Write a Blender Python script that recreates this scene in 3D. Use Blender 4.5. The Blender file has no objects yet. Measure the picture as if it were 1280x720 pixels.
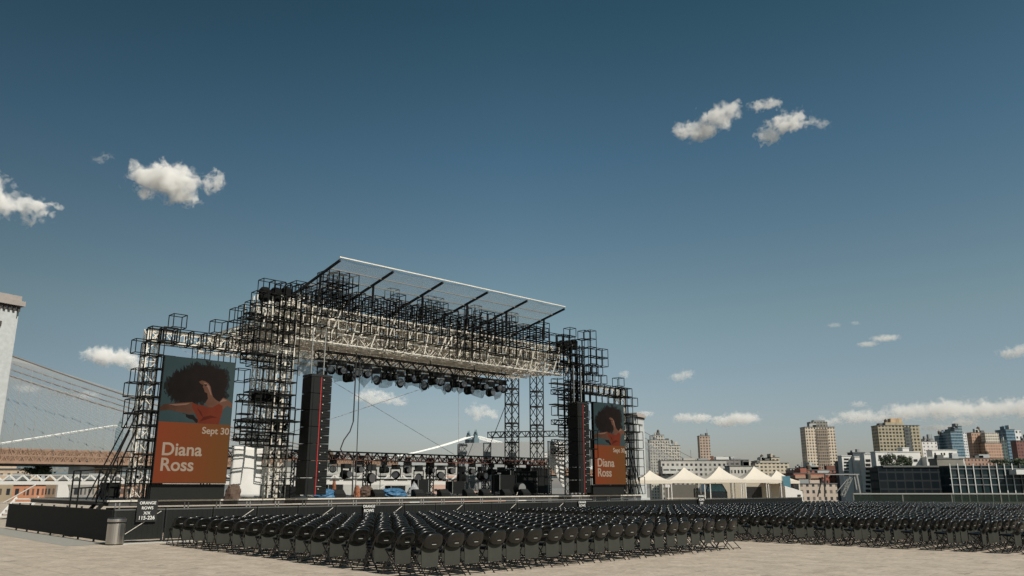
import bpy, math, random
import numpy as np
from mathutils import Vector, Matrix
from mathutils.geometry import tessellate_polygon
random.seed(7)
R = random.random
def U(a, b): return a + (b - a) * random.random()
scene = bpy.context.scene
COL = scene.collection
# ------------------------------------------------------------------ survey
F, PITCH, EYE = 1000.0, math.radians(13.96), 1.66
CP, SP = math.cos(PITCH), math.sin(PITCH)
def ray(u, v):
    x = (u - 640) / F; y = (360 - v) / F
    return Vector((x, CP - SP * y, SP + CP * y))
def at(u, v, Y):
    d = ray(u, v); k = Y / d.y
    return Vector((d.x * k, Y, EYE + d.z * k))
TH = math.radians(43.5)
SA = (math.cos(TH), math.sin(TH)); SB = (-math.sin(TH), math.cos(TH))
SO = (-13.0, 30.0)
def st(s, t, z=0.0):
    return Vector((SO[0] + SA[0] * s + SB[0] * t, SO[1] + SA[1] * s + SB[1] * t, z))

# ------------------------------------------------------------------ materials
def nodes_of(m):
    m.use_nodes = True
    nt = m.node_tree
    return nt, nt.nodes, nt.links
def N(nt, typ, **kw):
    n = nt.nodes.new(typ)
    for k, v in kw.items(): setattr(n, k, v)
    return n
def math_n(nt, op, a, b=None, c=None):
    n = nt.nodes.new('ShaderNodeMath'); n.operation = op
    for i, x in enumerate((a, b, c)):
        if x is None: continue
        if isinstance(x, (int, float)): n.inputs[i].default_value = x
        else: nt.links.new(x, n.inputs[i])
    return n.outputs[0]
def mix_col(nt, fac, a, b):
    n = nt.nodes.new('ShaderNodeMix'); n.data_type = 'RGBA'
    for sock, x in ((n.inputs[0], fac), (n.inputs[6], a), (n.inputs[7], b)):
        if isinstance(x, (int, float)): sock.default_value = x
        elif isinstance(x, tuple): sock.default_value = (*x, 1) if len(x) == 3 else x
        else: nt.links.new(x, sock)
    return n.outputs[2]
def mat(name, col, rough=.6, metal=0., var=.15, scale=3., bump=0., spec=.5, trans=0.):
    m = bpy.data.materials.new(name); nt, nd, lk = nodes_of(m)
    b = nd['Principled BSDF']
    b.inputs['Roughness'].default_value = rough
    b.inputs['Metallic'].default_value = metal
    b.inputs['Specular IOR Level'].default_value = spec
    if trans: b.inputs['Transmission Weight'].default_value = trans
    tc = N(nt, 'ShaderNodeTexCoord')
    nz = N(nt, 'ShaderNodeTexNoise'); nz.inputs['Scale'].default_value = scale
    nz.inputs['Detail'].default_value = 5
    lk.new(tc.outputs['Object'], nz.inputs['Vector'])
    oi = N(nt, 'ShaderNodeObjectInfo')
    a = tuple(max(0, c * (1 - var)) for c in col); z = tuple(min(1, c * (1 + var)) for c in col)
    f = math_n(nt, 'ADD', math_n(nt, 'MULTIPLY', nz.outputs['Fac'], .75), math_n(nt, 'MULTIPLY', oi.outputs['Random'], .25))
    lk.new(mix_col(nt, f, a, z), b.inputs['Base Color'])
    if bump:
        bp = N(nt, 'ShaderNodeBump'); bp.inputs['Strength'].default_value = bump; bp.inputs['Distance'].default_value = .02
        lk.new(nz.outputs['Fac'], bp.inputs['Height']); lk.new(bp.outputs[0], b.inputs['Normal'])
    return m
def facade(name, wall, glass=(.03, .035, .04), pw=3., ph=3.2, fw=.45, fh=.5, blind=.25, rough=.3, band=None, spec=.4):
    """procedural facade: windows laid out in metres on the wall's own UVs"""
    m = bpy.data.materials.new(name); nt, nd, lk = nodes_of(m)
    b = nd['Principled BSDF']
    uv = N(nt, 'ShaderNodeUVMap'); sx = N(nt, 'ShaderNodeSeparateXYZ'); lk.new(uv.outputs[0], sx.inputs[0])
    u = math_n(nt, 'DIVIDE', sx.outputs[0], pw); v = math_n(nt, 'DIVIDE', sx.outputs[1], ph)
    fu = math_n(nt, 'FRACT', u); fv = math_n(nt, 'FRACT', v)
    inu = math_n(nt, 'LESS_THAN', math_n(nt, 'ABSOLUTE', math_n(nt, 'SUBTRACT', fu, .5)), fw / 2)
    inv = math_n(nt, 'LESS_THAN', math_n(nt, 'ABSOLUTE', math_n(nt, 'SUBTRACT', fv, .5)), fh / 2)
    win = math_n(nt, 'MULTIPLY', inu, inv)
    geo = N(nt, 'ShaderNodeNewGeometry'); sn = N(nt, 'ShaderNodeSeparateXYZ'); lk.new(geo.outputs['Normal'], sn.inputs[0])
    win = math_n(nt, 'MULTIPLY', win, math_n(nt, 'LESS_THAN', math_n(nt, 'ABSOLUTE', sn.outputs[2]), .5))
    cb = N(nt, 'ShaderNodeCombineXYZ'); lk.new(math_n(nt, 'FLOOR', u), cb.inputs[0]); lk.new(math_n(nt, 'FLOOR', v), cb.inputs[1])
    wn = N(nt, 'ShaderNodeTexWhiteNoise'); lk.new(cb.outputs[0], wn.inputs[0])
    bl = math_n(nt, 'MULTIPLY', math_n(nt, 'GREATER_THAN', wn.outputs[0], 1 - blind), .35)
    gcol = mix_col(nt, bl, glass, tuple(min(1, c * 1.1) for c in wall))
    nz = N(nt, 'ShaderNodeTexNoise'); nz.inputs['Scale'].default_value = .22; nz.inputs['Detail'].default_value = 9; nz.inputs['Roughness'].default_value = .7
    tc = N(nt, 'ShaderNodeTexCoord'); lk.new(tc.outputs['Object'], nz.inputs['Vector'])
    wcol = mix_col(nt, nz.outputs['Fac'], tuple(min(.8, c * .85) for c in wall), tuple(min(.82, c * 2.0) for c in wall))
    if band:
        isb = math_n(nt, 'GREATER_THAN', fv, .86)
        wcol = mix_col(nt, isb, wcol, band)
    lk.new(mix_col(nt, win, wcol, gcol), b.inputs['Base Color'])
    lk.new(math_n(nt, 'SUBTRACT', .85, math_n(nt, 'MULTIPLY', win, .85 - rough)), b.inputs['Roughness']); b.inputs['Specular IOR Level'].default_value = spec
    return m
def screen_mat(name, c0, c1, span, axis=0, strength=1.0, noise=0.0):
    """a lit LED surface; picture colours run from c0 to c1 over span metres"""
    m = bpy.data.materials.new(name); nt, nd, lk = nodes_of(m)
    b = nd['Principled BSDF']; b.inputs['Base Color'].default_value = (.003, .003, .003, 1)
    b.inputs['Roughness'].default_value = .8; b.inputs['Specular IOR Level'].default_value = .01
    tc = N(nt, 'ShaderNodeTexCoord'); sx = N(nt, 'ShaderNodeSeparateXYZ'); lk.new(tc.outputs['Object'], sx.inputs[0])
    f = math_n(nt, 'DIVIDE', sx.outputs[axis], span)
    if noise:
        nz = N(nt, 'ShaderNodeTexNoise'); nz.inputs['Scale'].default_value = 2.2; nz.inputs['Detail'].default_value = 6
        lk.new(tc.outputs['Object'], nz.inputs['Vector'])
        f = math_n(nt, 'ADD', f, math_n(nt, 'MULTIPLY', math_n(nt, 'SUBTRACT', nz.outputs['Fac'], .5), noise))
    f = math_n(nt, 'MINIMUM', math_n(nt, 'MAXIMUM', f, 0), 1)
    lk.new(mix_col(nt, f, c0, c1), b.inputs['Emission Color'])
    b.inputs['Emission Strength'].default_value = strength
    return m

M = {}
M['black_tube'] = mat('black_powder_coat', (.006, .0065, .006), .6, var=.3, spec=.12)
M['alu'] = mat('aluminium', (.72, .67, .58), .4, .4, var=.35, scale=6)
M['steel_dark'] = mat('dark_steel', (.014, .015, .014), .5, .2, spec=.35)
M['galv'] = mat('galvanised_steel', (.30, .30, .285), .45, .5)
M['chair'] = mat('black_moulded_plastic', (.005, .0053, .0046), .25, var=.35, scale=5, spec=.5)
M['chair_seat'] = mat('black_seat_plastic', (.006, .006, .0055), .5, var=.35, scale=5, spec=.2)
M['chair_panel'] = mat('charcoal_panel', (.036, .037, .031), .75, var=.3, scale=6, spec=.15)
M['chair_tube'] = mat('black_enamel_tube', (.03, .03, .029), .22, .5)
M['slot_glint'] = mat('painted_slot_glint', (.30, .30, .27), .5)  # pale colour stands in for the sun glint on the hand slot
M['black_fabric'] = mat('black_fabric', (.006, .0065, .006), .9, var=.4, scale=2, bump=.4, spec=.15)
M['black_panel'] = mat('black_panel', (.0065, .0075, .0065), .6, var=.4, spec=.25)
M['deck_black'] = mat('stage_deck_black', (.03, .03, .03), .6)
M['white_sheet'] = mat('white_sheeting', (.57, .56, .53), .7, var=.08, scale=1.5, bump=.3)
M['tent'] = mat('tent_canvas', (.60, .545, .46), .8, var=.05, scale=1)
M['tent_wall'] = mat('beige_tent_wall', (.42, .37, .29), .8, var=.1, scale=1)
M['white_paint'] = mat('white_paint', (.60, .59, .56), .5, var=.08, scale=.7)
M['grey_panel'] = mat('grey_panel', (.25, .26, .26), .6, var=.12, scale=.8)
M['stone'] = mat('tower_granite', (.40, .41, .40), .85, var=.3, scale=.9)
M['stone_dark'] = mat('tower_cornice_stone', (.28, .245, .22), .85, var=.3, scale=.5)
M['bridge_tan'] = mat('bridge_tan_steel', (.24, .15, .10), .75, var=.5, scale=.7)
M['bridge_dark'] = mat('bridge_floor_steel', (.05, .04, .035), .7)
M['cable_brown'] = mat('cable_tan', (.17, .14, .12), .8)
M['wire'] = mat('wire_grey', (.30, .31, .31), .7)
M['cable_pale'] = mat('cable_pale', (.75, .75, .72), .7)
M['mb_steel'] = mat('bridge_blue_steel', (.10, .15, .17), .7, var=.15, scale=.1)
M['red'] = mat('red_strip', (.42, .015, .015), .4, var=.1)
M['blue_tarp'] = mat('blue_tarp', (.035, .11, .20), .6, var=.9, scale=9, bump=.5)
M['orange_cloth'] = mat('orange_cloth', (.22, .08, .035), .8, var=.3)
M['brown_cloth'] = mat('brown_cloth', (.08, .05, .035), .85, var=.3)
M['teal'] = mat('teal_panel', (.06, .17, .22), .5, var=.2)
M['brushed'] = mat('brushed_steel', (.52, .50, .47), .28, 1.0, var=.15, scale=3)
M['rubber'] = mat('black_rubber', (.015, .015, .015), .7)
M['lens'] = mat('lamp_lens', (.05, .055, .06), .12, 0, spec=.6)
M['sign_black'] = mat('sign_black', (.008, .008, .008), .5)
M['sign_white'] = mat('sign_white', (.60, .59, .56), .6, var=.03)
M['leaf'] = mat('leaf_green', (.045, .065, .03), .7, var=.5, scale=1.2)
M['bark'] = mat('bark', (.09, .07, .05), .9)
M['roofing'] = mat('roofing_tar', (.12, .12, .115), .9)
M['brick_dark'] = mat('brick_dark', (.16, .07, .05), .9)
def film():
    m = bpy.data.materials.new('clear_plastic_film'); nt, nd, lk = nodes_of(m)
    b = nd['Principled BSDF']; b.inputs['Base Color'].default_value = (.22, .23, .23, 1); b.inputs['Roughness'].default_value = .35
    tr = N(nt, 'ShaderNodeBsdfTransparent'); tr.inputs[0].default_value = (.82, .86, .87, 1)
    mx = N(nt, 'ShaderNodeMixShader')
    tc = N(nt, 'ShaderNodeTexCoord'); nz = N(nt, 'ShaderNodeTexNoise'); nz.inputs['Scale'].default_value = 2.5; nz.inputs['Detail'].default_value = 6
    lk.new(tc.outputs['Object'], nz.inputs['Vector'])
    lk.new(math_n(nt, 'MULTIPLY', nz.outputs['Fac'], .95), mx.inputs[0])
    lk.new(tr.outputs[0], mx.inputs[1]); lk.new(b.outputs[0], mx.inputs[2])
    lk.new(mx.outputs[0], nd['Material Output'].inputs['Surface'])
    return m
M['film'] = film()
def scrim():
    m = bpy.data.materials.new('mesh_roof_scrim'); nt, nd, lk = nodes_of(m)
    b = nd['Principled BSDF']; b.inputs['Base Color'].default_value = (.5, .5, .48, 1); b.inputs['Roughness'].default_value = .6
    tr = N(nt, 'ShaderNodeBsdfTransparent'); mx = N(nt, 'ShaderNodeMixShader')
    tl = N(nt, 'ShaderNodeBsdfTranslucent'); tl.inputs[0].default_value = (.5, .5, .47, 1)
    m2 = N(nt, 'ShaderNodeMixShader'); m2.inputs[0].default_value = .25
    lk.new(b.outputs[0], m2.inputs[1]); lk.new(tl.outputs[0], m2.inputs[2])
    tc = N(nt, 'ShaderNodeTexCoord'); nz = N(nt, 'ShaderNodeTexNoise'); nz.inputs['Scale'].default_value = 1.5; nz.inputs['Detail'].default_value = 5
    lk.new(tc.outputs['Object'], nz.inputs['Vector'])
    lk.new(math_n(nt, 'ADD', math_n(nt, 'MULTIPLY', nz.outputs['Fac'], .5), .09), mx.inputs[0])
    lk.new(tr.outputs[0], mx.inputs[1]); lk.new(m2.outputs[0], mx.inputs[2])
    lk.new(mx.outputs[0], nd['Material Output'].inputs['Surface'])
    return m
M['scrim'] = scrim()
def glass_guard():
    m = bpy.data.materials.new('guard_glass'); nt, nd, lk = nodes_of(m)
    b = nd['Principled BSDF']; b.inputs['Base Color'].default_value = (.03, .04, .034, 1); b.inputs['Roughness'].default_value = .25; b.inputs['Specular IOR Level'].default_value = .15
    tr = N(nt, 'ShaderNodeBsdfTransparent'); tr.inputs[0].default_value = (.55, .62, .58, 1)
    mx = N(nt, 'ShaderNodeMixShader'); mx.inputs[0].default_value = .45
    lk.new(tr.outputs[0], mx.inputs[1]); lk.new(b.outputs[0], mx.inputs[2])
    lk.new(mx.outputs[0], nd['Material Output'].inputs['Surface'])
    return m
M['guard_glass'] = glass_guard()
def paving():
    m = bpy.data.materials.new('roof_paving'); nt, nd, lk = nodes_of(m)
    b = nd['Principled BSDF']; b.inputs['Roughness'].default_value = .8
    tc = N(nt, 'ShaderNodeTexCoord')
    mp = N(nt, 'ShaderNodeMapping'); mp.inputs['Rotation'].default_value = (0, 0, TH); lk.new(tc.outputs['Object'], mp.inputs[0])
    br = N(nt, 'ShaderNodeTexBrick'); br.offset = .5
    br.inputs['Scale'].default_value = 1.0; br.inputs['Brick Width'].default_value = .9; br.inputs['Row Height'].default_value = .6
    br.inputs['Mortar Size'].default_value = .006; br.inputs['Mortar Smooth'].default_value = .3
    br.inputs['Color1'].default_value = (.46, .392, .322, 1); br.inputs['Color2'].default_value = (.43, .365, .298, 1)
    br.inputs['Mortar'].default_value = (.17, .14, .115, 1)
    lk.new(mp.outputs[0], br.inputs['Vector'])
    n1 = N(nt, 'ShaderNodeTexNoise'); n1.inputs['Scale'].default_value = 1.7; n1.inputs['Detail'].default_value = 8; n1.inputs['Roughness'].default_value = .65
    lk.new(tc.outputs['Object'], n1.inputs['Vector'])
    n2 = N(nt, 'ShaderNodeTexNoise'); n2.inputs['Scale'].default_value = 9; n2.inputs['Detail'].default_value = 6; n2.inputs['Roughness'].default_value = .7
    lk.new(tc.outputs['Object'], n2.inputs['Vector'])
    f = math_n(nt, 'ADD', math_n(nt, 'MULTIPLY', n1.outputs['Fac'], .55), math_n(nt, 'MULTIPLY', n2.outputs['Fac'], .6))
    sh = N(nt, 'ShaderNodeMix'); sh.data_type = 'RGBA'; sh.blend_type = 'MULTIPLY'; sh.inputs[0].default_value = 1
    rp = N(nt, 'ShaderNodeValToRGB'); rp.color_ramp.elements[0].position = .40; rp.color_ramp.elements[0].color = (.58, .56, .53, 1)
    rp.color_ramp.elements[1].position = .72; rp.color_ramp.elements[1].color = (1.12, 1.11, 1.08, 1)
    lk.new(f, rp.inputs[0]); lk.new(br.outputs[0], sh.inputs[6]); lk.new(rp.outputs[0], sh.inputs[7])
    # scattered dark spots
    vo = N(nt, 'ShaderNodeTexNoise'); vo.inputs['Scale'].default_value = 2.3; vo.inputs['Detail'].default_value = 3
    lk.new(tc.outputs['Object'], vo.inputs['Vector'])
    sp = math_n(nt, 'MULTIPLY', math_n(nt, 'GREATER_THAN', vo.outputs['Fac'], .655), .5)
    lk.new(mix_col(nt, sp, sh.outputs[2], (.16, .135, .115)), b.inputs['Base Color'])
    bp = N(nt, 'ShaderNodeBump'); bp.inputs['Strength'].default_value = .5; bp.inputs['Distance'].default_value = .01
    lk.new(n2.outputs['Fac'], bp.inputs['Height']); lk.new(bp.outputs[0], b.inputs['Normal'])
    return m
M['paving'] = paving()
def water():
    m = bpy.data.materials.new('river_water'); nt, nd, lk = nodes_of(m)
    b = nd['Principled BSDF']; b.inputs['Base Color'].default_value = (.02, .035, .04, 1); b.inputs['Roughness'].default_value = .12
    tc = N(nt, 'ShaderNodeTexCoord'); nz = N(nt, 'ShaderNodeTexNoise'); nz.inputs['Scale'].default_value = .15; nz.inputs['Detail'].default_value = 8
    lk.new(tc.outputs['Object'], nz.inputs['Vector'])
    bp = N(nt, 'ShaderNodeBump'); bp.inputs['Strength'].default_value = .6; bp.inputs['Distance'].default_value = .6
    lk.new(nz.outputs['Fac'], bp.inputs['Height']); lk.new(bp.outputs[0], b.inputs['Normal'])
    return m
M['water'] = water()

# ------------------------------------------------------------------ mesh builder
ORG = {}
class MB:
    def __init__(s): s.v = []; s.f = []; s.uv = []; s.has_uv = False
    def add(s, vs, fs, uvs=None):
        o = len(s.v); s.v += [tuple(p) for p in vs]; s.f += [tuple(i + o for i in f) for f in fs]
        if uvs: s.has_uv = True; s.uv += uvs
        else: s.uv += [[(0, 0)] * len(f) for f in fs]
    def box(s, c, d, rz=0., uvm=False):
        x, y, z = (q / 2 for q in d); cr, sr = math.cos(rz), math.sin(rz)
        vs = []
        for k in (-z, z):
            for a, b in ((-x, -y), (x, -y), (x, y), (-x, y)):
                vs.append((c[0] + a * cr - b * sr, c[1] + a * sr + b * cr, c[2] + k))
        fs = [(0, 3, 2, 1), (4, 5, 6, 7), (0, 1, 5, 4), (1, 2, 6, 5), (2, 3, 7, 6), (3, 0, 4, 7)]
        uvs = None
        if uvm:
            w, l, h = d; uvs = [[(0, 0)] * 4, [(0, 0)] * 4]
            for ln in (w, l, w, l): uvs.append([(0, 0), (ln, 0), (ln, h), (0, h)])
        s.add(vs, fs, uvs)
    def bar(s, p, q, w, h=None, n=4):
        p = Vector(p); q = Vector(q); d = q - p
        if d.length < 1e-6: return
        d.normalize(); up = Vector((0, 0, 1)) if abs(d.z) < .95 else Vector((0, 1, 0))
        a = d.cross(up).normalized(); b = d.cross(a).normalized(); h = h or w
        vs = []
        off = math.pi / n
        for e in (p, q):
            for i in range(n):
                t = off + 2 * math.pi * i / n; k = 1 / math.cos(math.pi / n) if n == 4 else 1
                vs.append(e + a * (w / 2 * k * math.cos(t)) + b * (h / 2 * k * math.sin(t)))
        fs = [(i, (i + 1) % n, n + (i + 1) % n, n + i) for i in range(n)]
        fs += [tuple(range(n - 1, -1, -1)), tuple(range(n, 2 * n))]
        s.add(vs, fs)
    def path(s, pts, r, n=6):
        for p, q in zip(pts, pts[1:]): s.bar(p, q, 2 * r, n=n)
    def lathe(s, prof, c=(0, 0, 0), n=20, axis='z'):
        vs = []; fs = []
        for r, h in prof:
            for i in range(n):
                t = 2 * math.pi * i / n
                p = (r * math.cos(t), r * math.sin(t), h)
                if axis == 'y': p = (p[0], h, p[1])
                vs.append((c[0] + p[0], c[1] + p[1], c[2] + p[2]))
        for k in range(len(prof) - 1):
            for i in range(n): fs.append((k * n + i, k * n + (i + 1) % n, (k + 1) * n + (i + 1) % n, (k + 1) * n + i))
        fs.append(tuple(range(n - 1, -1, -1))); fs.append(tuple((len(prof) - 1) * n + i for i in range(n)))
        s.add(vs, fs)
    def poly(s, pts2, y0, y1):
        """outline in x,z extruded in y"""
        n = len(pts2)
        vs = [(p[0], y0, p[1]) for p in pts2] + [(p[0], y1, p[1]) for p in pts2]
        tr = tessellate_polygon([[Vector((p[0], p[1], 0)) for p in pts2]])
        fs = [tuple(t) for t in tr] + [tuple(i + n for i in reversed(t)) for t in tr]
        fs += [(i, (i + 1) % n, n + (i + 1) % n, n + i) for i in range(n)]
        s.add(vs, fs)
    def truss(s, p, q, w=.4, bay=None, r=.045, rb=.028, up=None):
        p = Vector(p); q = Vector(q); L = (q - p).length; d = (q - p) / L
        up = Vector(up) if up else (Vector((0, 0, 1)) if abs(d.z) < .9 else Vector((0, 1, 0)))
        a = d.cross(up).normalized(); b = a.cross(d).normalized(); w2 = w / 2
        cs = [a * w2 + b * w2, -a * w2 + b * w2, -a * w2 - b * w2, a * w2 - b * w2]
        n = max(1, round(L / (bay or w)))
        for c in cs: s.bar(p + c, q + c, r)
        for i in range(n):
            e0 = p + d * (L * i / n); e1 = p + d * (L * (i + 1) / n)
            for k in range(4):
                c0, c1 = cs[k], cs[(k + 1) % 4]
                if i % 2: c0, c1 = c1, c0
                s.bar(e0 + c0, e1 + c1, rb)
            if i % 3 == 0:
                for k in range(4): s.bar(e0 + cs[k], e0 + cs[(k + 1) % 4], rb)
    def mesh(s, name, m, off=(0, 0, 0), smooth=False):
        me = bpy.data.meshes.new(name)
        vs = [(x - off[0], y - off[1], z - off[2]) for x, y, z in s.v]
        me.from_pydata(vs, [], s.f)
        if s.has_uv:
            ul = me.uv_layers.new(name='UVMap'); flat = [c for f in s.uv for p in f for c in p]
            ul.data.foreach_set('uv', flat)
        me.materials.append(m)
        if smooth: me.polygons.foreach_set('use_smooth', [True] * len(me.polygons))
        me.update(); return me
    def build(s, name, m, parent=None, off=None, smooth=False):
        if off is None: off = ORG.get(parent.name, (0, 0, 0)) if parent else (0, 0, 0)
        o = bpy.data.objects.new(name, s.mesh(name, m, off, smooth)); COL.objects.link(o)
        if parent:
            o.parent = parent
            ORG[o.name] = off
        return o
def tag(o, label=None, cat=None, group=None, kind=None):
    if label: o['label'] = label
    if cat: o['category'] = cat
    if group: o['group'] = group
    if kind: o['kind'] = kind
    return o
def thing(name, label, cat, loc=(0, 0, 0), rz=0., group=None):
    """an Empty at a thing's base; part meshes are written in the same frame as loc"""
    o = bpy.data.objects.new(name, None); COL.objects.link(o)
    o.location = loc; o.rotation_euler = (0, 0, rz); o.empty_display_size = .2
    ORG[o.name] = tuple(loc)
    return tag(o, label, cat, group)
def sthing(name, label, cat, s, t, z, group=None):
    """the same, with parts written in the stage frame (s along the front, t upstage)"""
    o = thing(name, label, cat, st(s, t, z), TH, group); ORG[o.name] = (s, t, z); return o
def dup(o, loc=None, rz=None, label=None):
    c = o.copy(); COL.objects.link(c)
    if loc is not None: c.location = loc
    if rz is not None: c.rotation_euler = (0, 0, rz)
    if label: c['label'] = label
    for ch in KIDS.get(o.name, []):
        d = ch.copy(); COL.objects.link(d); d.parent = c
        for g in KIDS.get(ch.name, []):
            e = g.copy(); COL.objects.link(e); e.parent = d
    return c
KIDS = {}
def remember(o):
    KIDS[o.name] = list(o.children)
    for c in o.children: KIDS[c.name] = list(c.children)
    return o
ORD = ['zeroth', 'first', 'second', 'third', 'fourth', 'fifth', 'sixth', 'seventh', 'eighth', 'ninth', 'tenth', 'eleventh', 'twelfth', 'thirteenth', 'fourteenth', 'fifteenth', 'sixteenth', 'seventeenth', 'eighteenth', 'nineteenth', 'twentieth', 'twenty-first', 'twenty-second', 'twenty-third', 'twenty-fourth', 'twenty-fifth']
def text_mesh(body, size, align='LEFT', extr=.004):
    cu = bpy.data.curves.new('lettering', 'FONT'); cu.body = body; cu.size = size; cu.align_x = align; cu.extrude = extr; cu.offset = size * .018
    o = bpy.data.objects.new('lettering', cu); COL.objects.link(o)
    dg = bpy.context.evaluated_depsgraph_get()
    me = bpy.data.meshes.new_from_object(o.evaluated_get(dg))
    bpy.data.objects.remove(o); me.transform(Matrix.Rotation(math.radians(90), 4, 'X'))
    return me
def lettering(name, body, size, m, parent, loc, align='LEFT', rz=0.):
    me = text_mesh(body, size, align); me.materials.clear(); me.materials.append(m)
    o = bpy.data.objects.new(name, me); COL.objects.link(o); o.parent = parent
    g = ORG.get(parent.name, (0, 0, 0)); o.location = (loc[0] - g[0], loc[1] - g[1], loc[2] - g[2]); o.rotation_euler = (0, 0, rz)
    return o

# ------------------------------------------------------------------ setting
mb = MB(); mb.box((10, 40, -.6), (200, 110, 1.2))
tag(mb.build('roof_deck', M['paving']), kind='structure')
mb = MB(); mb.box((10, 40, -12.4), (196, 106, 22.3)); 
o = mb.build('pier_building', mat('pier_wall', (.3, .3, .3), .7)); tag(o, 'pier building carrying the beige roof deck', 'building')
mb = MB(); mb.add([(-14000, -14000, -24), (14000, -14000, -24), (14000, 14000, -24), (-14000, 14000, -24)], [(0, 1, 2, 3)])
tag(mb.build('river', M['water']), kind='structure')
mb = MB(); mb.box((2500, 4700, -24.5), (9000, 8000, 5)); mb.box((-2900, 1500, -24.6), (5100, 3000, 5))
tag(mb.build('far_shore', mat('shore_ground', (.2, .19, .17), .9, scale=.02)), kind='structure')
# pale strip of grating along the foot of the left-hand fence
mb = MB()
a, b = (-3.25, -4.6), (-3.25, 12)
mb.add([st(-3.9, -4.3, .004), st(-2.75, -4.3, .004), st(-2.75, 13, .004), st(-3.9, 13, .004)], [(0, 1, 2, 3)])
tag(mb.build('paving_strip', mat('grating', (.30, .29, .26), .7, var=.35, scale=8)), kind='structure')

# ------------------------------------------------------------------ folding chairs
def oval(n, w, h, z0, e=2.5):
    pts = []
    for i in range(n):
        t = 2 * math.pi * i / n; c, s_ = math.cos(t), math.sin(t)
        pts.append((w / 2 * math.copysign(abs(c) ** (2 / e), c), z0 + h / 2 * math.copysign(abs(s_) ** (2 / e), s_)))
    return pts
def backrest(n=28):
    mb = MB(); vs = []; loops = []
    zc = .665; k = -.30                    # the back leans away from the stage
    def bend(x, z, y): return (x, -.215 + (z - zc) * k + y + .35 * x * x, z)
    for sc, y in ((.70, .008), (.84, .018), (.94, .020), (.99, .010), (1.0, -.002), (.985, -.013), (.95, -.022), (.90, -.029), (.82, -.034), (.68, -.036), (.45, -.036)):
        loops.append([bend(x * sc, zc + (z - zc) * sc, y) for x, z in oval(n, .45, .30, zc)])
    slot0 = [bend(x, z, .006) for x, z in oval(n, .12, .016, zc - .05, 4)]
    slot1 = [bend(x, z, -.018) for x, z in oval(n, .12, .016, zc - .05, 4)]
    slot1 = [(x, y - .020, z) for x, y, z in slot1]
    L = [slot0] + loops + [slot1]
    for l in L: vs += l
    fs = []
    for a in range(len(L)):
        b = (a + 1) % len(L)
        for i in range(n): fs.append((a * n + i, a * n + (i + 1) % n, b * n + (i + 1) % n, b * n + i))
    mb.add(vs, fs); return mb
def chair_parts():
    P = {}
    P['backrest'] = (backrest(), 'chair', True)
    m = MB(); pts = oval(20, .43, .33, 0, 5)
    top = [(x, y + .07, .455 + .02 * (y > .1) - .012 * (abs(x) < .15)) for x, y in pts]
    vs = [(x, y, z - .03) for x, y, z in top] + top + [(x * .9, (y - .07) * .9 + .07, z + .008) for x, y, z in top]
    n = 20
    fs = [(i, (i + 1) % n, n + (i + 1) % n, n + i) for i in range(n)] + [(n + i, n + (i + 1) % n, 2 * n + (i + 1) % n, 2 * n + i) for i in range(n)]
    fs += [tuple(range(2 * n, 3 * n)), tuple(range(n - 1, -1, -1))]
    m.add(vs, fs); P['seat'] = (m, 'chair_seat', True)
    m = MB(); m.poly([(-.195, .205), (-.18, .195), (.18, .195), (.195, .205), (.2, .55), (-.2, .55)], -.118, -.104); P['back_panel'] = (m, 'chair_panel', False)
    m = MB(); m.bar((-.05, -.2355, .6075), (.05, -.2355, .6075), .012, .010); P['slot_glint_bar'] = (m, 'slot_glint', False)  # added pale bar that paints the slot's sun glint
    for sgn in (-1, 1):
        m = MB(); m.bar((sgn * .222, .235, 0), (sgn * .222, -.205, .66), .026, n=6); P['leg' + ('' if sgn < 0 else '.a')] = (m, 'chair_tube', False)
        m = MB(); m.bar((sgn * .19, -.30, 0), (sgn * .19, .16, .43), .026, n=6); P['leg.b' if sgn < 0 else 'leg.c'] = (m, 'chair_tube', False)
    m = MB(); m.bar((-.19, -.262, .036), (.19, -.262, .036), .02, n=5); m.bar((-.22, .20, .053), (.22, .20, .053), .02, n=5); P['stretcher'] = (m, 'chair_tube', False)
    return P
CH = chair_parts()
proto = thing('folding_chair', 'x', 'chair', (0, 0, 0), TH)
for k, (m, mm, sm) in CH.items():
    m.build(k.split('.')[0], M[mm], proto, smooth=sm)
remember(proto)
# low-detail single chair as arrays for the far mass
def merged(lod):
    V, Fq = [], []
    for k, (m, mm, sm) in CH.items():
        if lod and k == 'backrest':
            m = backrest(12)
        o = len(V); V += m.v; Fq += [(tuple(i + o for i in f), mm) for f in m.f]
    return V, Fq
seats = []
PS, PT = .55, .8
def visible(p):
    dep = p.y * CP + (p.z + .5 - EYE) * SP
    if dep < 1: return False
    u = 640 + F * p.x / dep
    return -40 < u < 1330
for r in range(16):
    for i in range(20):
        seats.append(('A', r, i, st(-1.4 + PS * i, -17.98 + PT * r)))
for r in range(-14, 16):
    for i in range(53):
        ss = 12.35 + PS * i + (.16 * max(0, -r - 1) * .5)
        if 26.0 < ss < 27.4: continue
        seats.append(('B', r, i, st(ss, -17.6 + PT * r)))
seats = [q for q in seats if visible(q[3])]
seats.sort(key=lambda q: q[3].y * CP)
near, far = seats[:300], seats[300:]
first = True; fine = 0
lite_me = None
def lite_mesh():
    V, Fq = merged(False); me = bpy.data.meshes.new('folding_chair')
    me.from_pydata(V, [], [f for f, _ in Fq]); names = ['chair', 'chair_panel', 'slot_glint', 'chair_tube', 'chair_seat']
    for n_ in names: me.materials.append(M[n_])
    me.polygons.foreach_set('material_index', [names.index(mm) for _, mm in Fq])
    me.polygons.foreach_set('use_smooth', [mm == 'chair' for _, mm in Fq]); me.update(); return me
lite_me = lite_mesh()
edgeB = {}
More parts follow.
